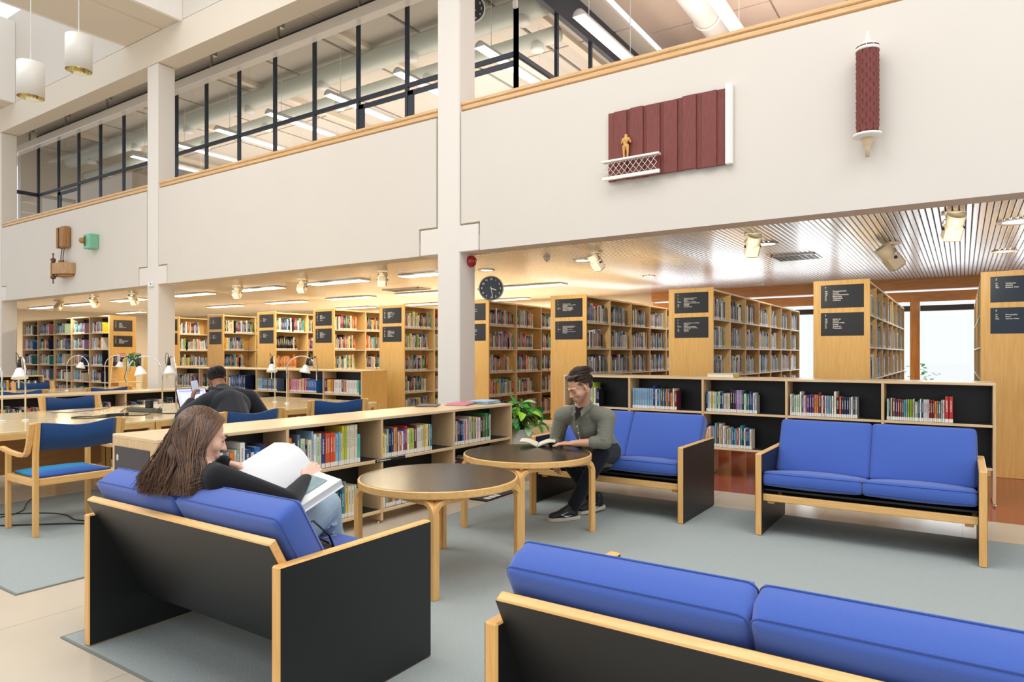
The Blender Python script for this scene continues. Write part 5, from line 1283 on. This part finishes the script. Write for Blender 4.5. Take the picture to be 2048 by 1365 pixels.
remesh(c, 'black_sweater', KNIT, wo, .007, 4)
c = MB(); chain(c, [w3(-2.62, 1.86, .47), w3(-2.72, 1.97, .52), kn1, (kn1+an1)/2, an1], [.14, .10, .078, .07, .075]); chain(c, [w3(-2.62, 1.86, .47), w3(-2.55, 1.95, .52), kn2, (kn2+an2)/2, an2], [.14, .10, .078, .07, .075])
for i in range(5): c.tube([kn2+V((.02*i-.05, .05-.012*i, -.06*i-.03)), kn2+V((.06, .02, -.05*i-.04)), kn2+V((.05, -.06, -.04*i-.06))], .007, 6)
remesh(c, 'jeans', JEANS, wo, .008, 3)
for an, rz in ((an1, .1), (an2, -.2)):
    m_ = MB(); capsule(m_, V(an)+V((0, -.02, -.075)), V(an)+V((.03, .16, -.09)), .042, .034); m_.box(an.x-.04, an.y-.06, -.0, an.x+.045, an.y+.2, .03); remesh(m_, 'shoe', WHITE, wo, .007, 2)
HB = [hairmat('hair_brown', '5a4030'), hairmat('hair_dark_brown', '452f24'), hairmat('hair_light_brown', '775439')]
cap = MB(); R3 = Mh.to_3x3().to_4x4(); cap.ball(Mh @ V((0, .028, .024)), (.079, .090, .088), 0, 26, 18, R3)
chain(cap, [Mh @ V((0, .045, -.0)), Mh @ V((0, .075, -.10)), w3(-2.80, 1.60, .84)], [.066, .05, .04])
remesh(cap, 'hair_cap', HB[0], wo, .006, 3)
def wh(i):
    a = R.uniform(-1, 1); top = i < 330
    th = R.uniform(.02, 1.0)**.7*1.45; ph = R.uniform(-pi*.62, pi*.62)      # root on the scalp, back and sides
    rx, ry, rz_ = .083, .098, .092
    q = V((rx*sin(th)*sin(ph), .030+ry*sin(th)*cos(ph), .026+rz_*cos(th)))
    if q.y < -.035 and q.z < .06: q.y = -.03
    if q.y < 0.0 and q.z < -.02: return None, 0
    p0 = Mh @ q; out = (Mh.to_3x3() @ V((q.x*.35, .030, .01)))
    side = q.x/rx
    end = w3(-2.815-side*.13+R.uniform(-.05, .05), 1.525+max(0, -side)*.08+R.uniform(-.03, .03), .81+R.uniform(-.03, .05))
    if side < -.35: end = w3(-2.68+.05*R.uniform(-1, 1), 1.58+R.uniform(-.04, .03), .81+R.uniform(-.02, .05))
    mid1 = p0+out*.9+V((0, 0, -.04)); mid2 = p0.lerp(end, .62)+V((-.02*side, .004+.006*sin(i), .0)); 
    P = bez(p0, mid1, mid2, end, 12); n_ = len(P)
    w_ = end.x*40+R.uniform(-.5, .5)
    P = [p+V((sin(w_+k*.75), cos(w_+k*.6), 0))*(.0055*(k/n_)**1.5*1.8) for k, p in enumerate(P)]
    if i % 6 == 0: P.append(P[-1]+V((.02, .015, .012)))
    return P, R.uniform(.0012, .0023)
strands(wh, 3200, HB, 'long_hair', wo)
def wh2(i):     # crown strands from the parting over the temples
    s = 1 if i % 2 else -1; u = R.uniform(-.055, .09); x0 = R.uniform(0, .006)*s
    p0 = Mh @ V((x0, u+.0, .026+.0905*math.sqrt(max(0, 1-((u-.03)/.098)**2))))
    k = R.uniform(0, 1); y1 = max(u*.6+.035, -.004)+R.uniform(0, .03)
    p3 = Mh @ V((s*.082, y1+.02, -.035-.03*k)); p1 = Mh @ V((s*.055, u*.9, .108)); p2 = Mh @ V((s*.092, u*.6+.01, .045))
    P = bez(p0, p1, p2, p3, 9); e = w3(-2.80-s*.115+R.uniform(-.03, .03), 1.585+R.uniform(-.035, .035), .84+R.uniform(-.04, .03)); P += bez(p3, p3+V((0, -.01, -.04)), e+V((0, .03, .05)), e, 5)[1:]
    return P, R.uniform(.0015, .0027)
def wh3(i):     # curtain over the ears
    s = -1 if i % 3 else 1; k = R.uniform(0, 1); p0 = Mh @ V((.004*s, -.052+.05*k, .026+.0905*math.sqrt(max(0, 1-((-.082+.05*k)/.098)**2))+.0)); yy = -.022+.045*k+R.uniform(-.004, .004)
    p3 = Mh @ V((s*(.083+.004*R.random()), yy+.012, -.045)); P = bez(p0, Mh @ V((s*.058, -.062+.05*k, .105)), Mh @ V((s*.094, yy-.012, .045)), p3, 10)
    e = w3(-2.78-s*.135+R.uniform(-.02, .02), 1.615+R.uniform(-.03, .02), .83+R.uniform(-.04, .03)); P += bez(p3, Mh @ V((s*.088, yy+.03, -.10)), e+V((.01, .03, .07)), e, 7)[1:]
    return P, R.uniform(.0014, .0025)
strands(wh3, 620, HB, 'side_hair', wo)
strands(wh2, 900, HB, 'crown_hair', wo)
# her book
bk = thing('open_book', 'thick large-format book open in the seated woman hands, white page lifting', 'book', (-2.54, 1.95, .75))
def b3(*p): return V(p)-V((-2.54, 1.95, .75))
A0, D0 = b3(-2.546, 1.87, .738), b3(-2.546, 2.127, .832); B0, C0 = b3(-2.36, 1.87, .716), b3(-2.36, 2.127, .806)
nrm = (D0-A0).cross(B0-A0).normalized(); nrm = nrm if nrm.z > 0 else -nrm
def slab(mb, a, b_, c_, d_, t0, t1, mi=0):
    vs = [p+nrm*t0 for p in (a, b_, c_, d_)]+[p+nrm*t1 for p in (a, b_, c_, d_)]
    mb.add(vs, [(3, 2, 1, 0), (4, 5, 6, 7), (0, 1, 5, 4), (1, 2, 6, 5), (2, 3, 7, 6), (3, 0, 4, 7)], mi)
m_ = MB(); e = (B0-A0).normalized()*.008; slab(m_, A0, B0+e, C0+e, D0, -.034, -.031); m_.build('cover', mat('cover_white', 'e8e8ea', .35), bk)
m_ = MB(); slab(m_, A0, B0, C0, D0, -.031, 0); m_.build('page_block', mat('page_white', 'd6d6d6', .6, noise=.03, nscale=400), bk)
m_ = MB(); u_, v_ = (B0-A0), (D0-A0)
slab(m_, A0+u_*.02+v_*.03, A0+u_*.72+v_*.03, A0+u_*.72+v_*.86, A0+u_*.02+v_*.86, .0003, .0008); m_.build('printed_picture', mat('print_teal', '7c9496', .35, noise=.5, nscale=18), bk)
m_ = MB(); slab(m_, A0+u_*.02+v_*.03, A0+u_*.30+v_*.03, A0+u_*.16+v_*.42, A0+u_*.02+v_*.42, .0009, .0013); m_.build('printed_picture', mat('print_pink', 'a06f90', .35, noise=.4, nscale=25), bk)
m_ = MB(); N = 12; vs = []; fs = []
Fa, Fd = b3(-2.765, 1.83, .853), b3(-2.765, 2.07, .952)
for j in range(N+1):
    t_ = j/N
    for i in range(N+1):
        s_ = i/N; p = (A0.lerp(D0, s_)).lerp(Fa.lerp(Fd, s_), t_)+V((.03, 0, .045))*math.sin(pi*t_)*(.45+.55*s_); vs.append(p)
n0 = len(vs); vs += [p+V((.0, 0, -.0012)) for p in vs]
for j in range(N):
    for i in range(N):
        a = j*(N+1)+i; fs.append((a, a+1, a+N+2, a+N+1)); fs.append((n0+a, n0+a+N+1, n0+a+N+2, n0+a+1))
m_.add(vs, fs, 0, True); m_.build('turning_page', mat('page_bright', 'd9d9da', .7), bk)
m_ = MB(); L0, L1 = b3(-2.80, 1.86, .74), b3(-2.80, 2.10, .82); slab(m_, L0, A0, D0, L1, -.034, -.012); m_.build('page_block', mat('page_white', 'd6d6d6', .6), bk)
# bag strap beside her
t = thing('bag', 'small black bag with thin straps beside the woman on the blue sofa', 'bag', (-2.30, 1.90, .455))
m_ = MB(); m_.ball((0, 0, .06), (.10, .12, .07), seg=20, rings=12); m_.build('bag_body', mat('bag_black', '18181c', .6, bump=.3, bscale=20), t)
m_ = MB(); m_.tube([V((-.03, -.05, .10)), V((-.02, -.06, .19)), V((.02, .0, .22)), V((.05, .06, .15)), V((.05, .10, .06))], .005, 6); m_.tube([V((.0, -.06, .1)), V((.03, -.02, .17)), V((.06, .05, .12))], .005, 6); m_.build('strap', BLACK, t)

# ---- man reading at the round table ----
mn = thing('person', 'bearded short-haired man in olive shirt and black trousers reading at round table', 'person', (-2.6, 5.1, CT)); WR = rel(mn)
Mm = WR @ T(-2.545, 4.76, 1.128) @ orient((-.42, -.80, -.52), (-.10, -.20, 1))
b = MB(); head_mb(b, Mm, 1.02, 1.06)
neck = w3(-2.58, 4.90, .955); capsule(b, Mm @ V((0, .03, -.05)), neck, .055, .06)
pel = w3(-2.61, 5.36, .53); chest = w3(-2.60, 5.03, .80)
chain(b, [neck, chest, w3(-2.60, 5.2, .65), pel], [.07, .11, .11, .13])
sr, er, wr = w3(-2.80, 4.955, .855), w3(-2.88, 4.99, .66), w3(-2.84, 4.87, .535); sl_, el, wl = w3(-2.405, 4.985, .862), w3(-2.40, 4.93, .672), w3(-2.64, 4.835, .650)
chain(b, [neck-V((0, 0, .05)), sr, er, wr], [.04, .048, .042, .027]); chain(b, [neck-V((0, 0, .05)), sl_, el, wl], [.04, .048, .042, .027])
hand_mb(b, wr, (.25, -.1, -.95), (.2, .9, 0), 1, .35, 1.05); hand_mb(b, wl, (-.93, -.30, -.03), (.0, .1, -1), -1, .25, 1.05)
kl, al = w3(-2.46, 5.0, .565), w3(-2.675, 4.93, .135); kr, ar = w3(-2.84, 5.02, .555), w3(-2.66, 5.24, .13)
chain(b, [w3(-2.52, 5.32, .53), kl, al], [.085, .058, .038]); chain(b, [w3(-2.72, 5.32, .53), kr, ar], [.085, .058, .038])
remesh(b, 'body', SKM, mn, .0042, 3)
face_bits(Mm, mn, 1.02, SKM, mat('brow_dark', '3d2a20', .7), mat('lip_dull', 'a9665a', .5))
c = MB(); R3 = Mm.to_3x3().to_4x4()
for s in (-1, 1): capsule(c, Mm @ V((s*.062, -.000, -.062)), Mm @ V((s*.020, -.062, -.112)), .0165, .0155)
remesh(c, 'short_beard', mat('stubble', '9b7059', .8, noise=.35, nscale=300), mn, .004, 2)
c = MB(); chain(c, [w3(-2.59, 4.93, .90), chest, w3(-2.60, 5.2, .64), w3(-2.60, 5.34, .52)], [.095, .145, .148, .152])
chain(c, [neck+V((-.025, .025, -.035)), sr], [.062, .076]); chain(c, [neck+V((.025, .025, -.035)), sl_], [.062, .076]); chain(c, [w3(-2.62, 5.00, .88), sr], [.09, .072]); chain(c, [w3(-2.56, 5.00, .88), sl_], [.09, .072])
mid = lambda p, q, t_: p.lerp(q, t_)
chain(c, [sr, mid(sr, er, .5), er, mid(er, wr, .3)], [.074, .066, .060, .052]); chain(c, [sl_, mid(sl_, el, .5), el, mid(el, wl, .32)], [.074, .068, .062, .050])
for p, q in ((er, wr), (el, wl)): d_ = (q-p).normalized(); capsule(c, p+d_*.055, p+d_*.085, .054, .053)
for i in range(6): c.tube([sl_.lerp(el, .25+.13*i)+V((-.05, -.05, .02*(i % 2))), sl_.lerp(el, .2+.13*i)+V((.02, -.066, 0)), sl_.lerp(el, .3+.13*i)+V((.06, -.02, -.015))], .007, 6)
for i in range(6): c.tube([sr.lerp(er, .25+.13*i)+V((-.06, -.02, .02*(i % 2))), sr.lerp(er, .2+.13*i)+V((-.02, -.066, 0)), sr.lerp(er, .3+.13*i)+V((.05, -.045, -.015))], .007, 6)
shirt = remesh(c, 'olive_shirt', OLIVE, mn, .0065, 3)
f_ = V((-.12, -.80, .45)).normalized()
for s in (-1, 1):
    m_ = MB(); m_.add([neck+V(p) for p in ((s*.062, .035, .040), (s*.050, -.040, .022), (s*.012, -.070, -.030), (s*.040, -.098, -.078), (s*.085, -.060, -.030), (s*.092, .02, .004))], [(0, 1, 2, 3, 4, 5)]); o = m_.build('collar', OLIVE, shirt); q = o.modifiers.new('t', 'SOLIDIFY'); q.thickness = .006; q.offset = 0
m_ = MB(); m_.add([neck+V((-.034, -.060, -.005)), neck+V((-.012, -.100, -.115)), neck+V((.034, -.060, -.005)), neck+V((0, -.055, .012))], [(0, 1, 2, 3)]); o = m_.build('undershirt', TEE, shirt); q = o.modifiers.new('t', 'SOLIDIFY'); q.thickness = .01; q.offset = 0
m_ = MB(); m_.tube([neck+V((.070*cos(a), .005+.066*sin(a), .030-.008*cos(2*a))) for a in [-.5+(pi+1.0)*i/14 for i in range(15)]], .013, 8, flat=(.6, 1.3)); m_.build('collar_band', OLIVE, shirt)
m_ = MB(); m_.tube([w3(-2.61, 4.868, .80), w3(-2.61, 4.90, .70), w3(-2.61, 5.0, .60)], .008, 6, flat=(1.8, .5)); m_.build('button_placket', OLIVE, shirt)
for z_, y_ in ((.79, 4.862), (.735, 4.882), (.68, 4.905)): MB().ball(w3(-2.61, y_-.004, z_), .0055, seg=10, rings=6).build('button', INK, shirt)
c = MB(); chain(c, [w3(-2.61, 5.35, .49), w3(-2.52, 5.28, .54), kl, mid(kl, al, .5), al], [.14, .10, .075, .062, .055]); chain(c, [w3(-2.61, 5.35, .49), w3(-2.72, 5.28, .54), kr, mid(kr, ar, .5), ar], [.14, .10, .075, .062, .055])
for p, q in ((kl, al), (kr, ar)):
    for i in range(4): c.tube([p.lerp(q, .55+.1*i)+V((-.055, 0, .01)), p.lerp(q, .57+.1*i)+V((0, -.058, 0)), p.lerp(q, .55+.1*i)+V((.055, 0, -.01))], .006, 6)
remesh(c, 'black_trousers', DKJ, mn, .0075, 3)
def shoe(root, heel, toe, name='shoe', tilt=0):
    heel, toe = V(heel), V(toe); d_ = (toe-heel); L = d_.length; M = T(*heel) @ orient(-d_ if False else d_)
    m_ = MB(); capsule(m_, M @ V((0, -.03, .055)), M @ V((0, -.12, .058)), .040, .042); capsule(m_, M @ V((0, -.12, .05)), M @ V((.0, -L+.04, .038)), .042, .032); capsule(m_, M @ V((0, -.04, .06)), M @ V((0, -.03, .115)), .038, .036); capsule(m_, M @ V((0, -.13, .07)), M @ V((0, -.06, .10)), .03, .034)
    o = remesh(m_, name, mat('shoe_black', '1b1c1f', .55, bump=.3, bscale=200), root, .005, 2)
    m_ = MB(); pts = [(.030, .02), (.040, -.06), (.046, -L*.55), (.047, -L*.75), (.030, -L*.95), (0, -L*1.0), (-.030, -L*.95), (-.046, -L*.75), (-.043, -L*.5), (-.036, -.06), (-.030, .02), (0, .035)]
    m_.prism(pts[::-1], .0, .030, 'z', 0, M); m_.build('sole', mat('sole_cream', 'cdbfb2', .6), o, bevel=.006)
    for s in (-1, 1):
        m_ = MB(); m_.tube([M @ V((s*.044, -.07, .045)), M @ V((s*.050, -.12, .040)), M @ V((s*.0475, -.165, .055)), M @ V((s*.044, -.10, .075))], [.001, .006, .004, .001], 6); m_.build('side_mark', INK, o)
    for i in range(4): m_ = MB(); m_.tube([M @ V((-.022, -.10-.022*i, .105-.008*i)), M @ V((.022, -.10-.022*i, .105-.008*i))], .0028, 5); m_.build('lace', BLACK, o)
shoe(mn, w3(-2.665, 4.955, .0085), w3(-2.815, 4.74, .0085)); 
c = MB(); capsule(c, al+V((0, .0, -.04)), al+V((0, 0, .02)), .04, .045); remesh(c, 'sock', mat('sock_black', '202224', .95), mn, .006, 2)
shoe(mn, w3(-2.62, 5.33, .03), w3(-2.72, 5.08, .0095))
HM = [hairmat('hair_man', '46342a'), hairmat('hair_man_dark', '35271f'), hairmat('hair_man_light', '5a4434')]
cap = MB(); cap.ball(Mm @ V((0, .030, .034)), (.077, .092, .082), 0, 26, 18, R3); cap.ball(Mm @ V((0, .075, -.01)), (.066, .05, .07), 0, 20, 14, R3); remesh(cap, 'hair_cap', HM[1], mn, .005, 2)
def mh(i):
    th = R.uniform(0, 1)**.6*1.75; ph = R.uniform(-pi, pi); q = V((.078*sin(th)*sin(ph), .028+.094*sin(th)*cos(ph), .034+.085*cos(th)))
    if q.y < -.042 and q.z < .078: return None, 0
    if q.y < -.005 and q.z < .0: return None, 0
    p0 = Mm @ q; s = 1 if q.x > -.02 else -1; dirl = V((s*.020, .026, .004)) if q.z > .05 else V((0, .014, -.022)); up_ = V((0, 0, .012)) if q.z > .05 else q.normalized()*.003
    n3 = Mm.to_3x3(); return [p0, p0+n3 @ (dirl*.45+up_), p0+n3 @ (dirl*1.1+up_*.7), p0+n3 @ (dirl*1.6)], R.uniform(.002, .0036)
strands(mh, 1100, HM, 'short_hair', mn)
def mq(i):      # swept-up front
    x = R.uniform(-.055, .060); p0 = Mm @ V((x, -.058+abs(x)*.35, .072)); n3 = Mm.to_3x3(); k = R.uniform(.8, 1.1)
    return [p0, p0+n3 @ V((.004, -.014*k, .020*k)), p0+n3 @ V((.014, .002, .036*k)), p0+n3 @ V((.026, .035, .034*k))], R.uniform(.0025, .0042)
strands(mq, 170, HM, 'front_hair', mn)
bk = thing('open_book', 'small paperback lying open on the black table before the reading man', 'book', (-2.965, 4.83, .6105+.0005), radians(28))
for s in (-1, 1):
    m_ = MB(); N = 10; vs = []; fs = []
    for j in range(N+1):
        t_ = j/N; x_ = s*(.003+.145*t_); zt = .014+.034*math.sin(t_*pi*.62)*1.0; zb = max(.001, zt-.014*(1-.55*t_))
        for y_ in (-.105, .105): vs.append((x_, y_, zb)); vs.append((x_, y_, zt))
    for j in range(N):
        a = 4*j; fs += [(a+1, a+5, a+7, a+3), (a, a+2, a+6, a+4), (a, a+4, a+5, a+1), (a+2, a+3, a+7, a+6)]
    fs += [(0, 1, 3, 2), (4*N, 4*N+2, 4*N+3, 4*N+1)]; m_.add(vs, fs, 0, False); m_.build('page_half', mat('page_tan', 'e6d9bd', .7), bk)
    m_ = MB(); vs = []; fs = []
    for j in range(N+1):
        t_ = j/N; x_ = s*(.002+.150*t_); zt = .014+.034*math.sin(t_*pi*.62); zb = max(.0, zt-.014*(1-.55*t_)-.001)
        for y_ in (-.108, .108): vs += [(x_, y_, zb-.002), (x_, y_, zb)]
    for j in range(N):
        a = 4*j; fs += [(a+1, a+5, a+7, a+3), (a, a+2, a+6, a+4), (a, a+4, a+5, a+1), (a+2, a+3, a+7, a+6)]
    m_.add(vs, fs); m_.build('cover', mat('cover_teal', '1f4a52', .4), bk)

# ---- man in the black hoodie seen from behind ----
hm = thing('person', 'man in a black hoodie seen from behind at the laptop, phone at his ear', 'person', (-5.95, 4.0, CT)); WR = rel(hm)
Mk = WR @ T(-6.45, 4.10, 1.155) @ orient((-.90, .12, -.42), (-.25, 0, 1))
b = MB(); head_mb(b, Mk, 1.04, 1.05); neck = w3(-6.30, 4.07, 1.02); capsule(b, Mk @ V((0, .03, -.05)), neck, .06, .065)
pel = w3(-5.84, 3.93, .54); chest = w3(-6.10, 4.02, .86); chain(b, [neck, chest, pel], [.08, .13, .14])
s1, e1, w1 = w3(-6.17, 3.83, .90), w3(-6.36, 3.70, .76), w3(-6.50, 3.88, .90); s2, e2, w2 = w3(-6.15, 4.29, .92), w3(-6.14, 4.42, .76), w3(-6.45, 4.42, .79)
chain(b, [neck, s1, e1, w1], [.07, .055, .045, .03]); chain(b, [neck, s2, e2, w2], [.07, .055, .045, .03])
hand_mb(b, w1, (-.15, .25, .95), (.2, .9, -.2), 1, .8, 1.05); hand_mb(b, w2, (-.9, -.2, -.15), (0, 0, -1), 1, .4, 1.05)
k1, k2 = w3(-6.36, 3.85, .56), w3(-6.36, 4.15, .56); a1, a2 = w3(-6.40, 3.85, .12), w3(-6.40, 4.15, .12)
chain(b, [w3(-5.86, 3.85, .54), k1, a1], [.085, .06, .04]); chain(b, [w3(-5.86, 4.03, .54), k2, a2], [.085, .06, .04])
remesh(b, 'body', SKH, hm, .005, 3)
c = MB(); chain(c, [w3(-6.26, 4.06, .985), w3(-6.12, 4.03, .86), w3(-5.96, 3.97, .70), w3(-5.86, 3.94, .54)], [.10, .175, .185, .18])
chain(c, [w3(-6.20, 4.02, .95), s1, e1, w1.lerp(e1, .1)], [.11, .092, .075, .055]); chain(c, [w3(-6.20, 4.06, .95), s2, s2.lerp(e2, .5), e2, w2], [.11, .095, .090, .082, .06])
c.ball(w3(-6.10, 4.03, .85), (.14, .23, .17), 0, 20, 14); c.ball(w3(-6.19, 4.06, .955), (.12, .165, .075), 0, 20, 14)
for i in range(9):
    a = -1.25+2.5*i/8; p = w3(-6.235+.085*cos(a)*1.25, 4.06+.115*sin(a), 1.015-.030*cos(a)); q = w3(-6.15+.12*cos(a), 4.05+.135*sin(a), .945-.05*cos(a)); capsule(c, p, q, .030, .045)
c.tube([w3(-6.235+.115*cos(a), 4.06+.128*sin(a), 1.03-.02*cos(a)) for a in [-1.9+3.8*i/14 for i in range(15)]], .030, 10)
c.tube([w3(-6.14+.135*cos(a), 4.05+.15*sin(a), .90-.06*cos(a)) for a in [-1.2+2.4*i/12 for i in range(13)]], .028, 10)
remesh(c, 'black_hoodie', HOOD, hm, .008, 3)
c = MB(); chain(c, [w3(-5.86, 3.94, .50), k1, a1], [.14, .08, .06]); chain(c, [w3(-5.86, 3.94, .50), k2, a2], [.14, .08, .06]); remesh(c, 'dark_trousers', DKJ, hm, .01, 3)
for a in (a1, a2): shoe(hm, a+V((.05, 0, -.112)), a+V((-.22, 0, -.112)))
HH = [hairmat('hair_black', '17120f'), hairmat('hair_black_brown', '221913'), hairmat('hair_black_soft', '120e0c')]
R3 = Mk.to_3x3().to_4x4(); cap = MB(); cap.ball(Mk @ V((0, .040, -.015)), (.083, .083, .078), 0, 26, 18, R3); remesh(cap, 'hair_cap', HH[0], hm, .005, 2)
def hh(i):
    th = R.uniform(.5, 1.0)*2.15; ph = R.uniform(-pi*.68, pi*.68); q = V((.079*sin(th)*sin(ph), .028+.098*sin(th)*cos(ph), .016+.090*cos(th)))
    if q.z > .066 and q.y > -.03: return None, 0
    p0 = Mk @ q; n3 = Mk.to_3x3(); o_ = V((q.x*.06, .010, -.010)); return [p0, p0+n3 @ (o_*.6+q.normalized()*.006), p0+n3 @ (o_*1.6+q.normalized()*.004)], R.uniform(.0022, .0036)
strands(hh, 1300, HH, 'thick_black_hair', hm)
t = thing('phone', 'smartphone held up beside the face of the hooded man', 'phone', (-6.53, 3.93, 1.03+CT), 0); M = Rz(1.35) @ Ry(-.2)
MB().bbox((0, 0, 0), (.075, .009, .15), 0, M, ch=.003).build('phone_body', BLACK, t); MB().bbox((0, -.0055, 0), (.068, .002, .142), 0, M, ch=.0005).build('phone_screen', mat('phone_glow', 'c9cfe0', .2, emit='cfd6ea', es=.15), t)
finish_texts()
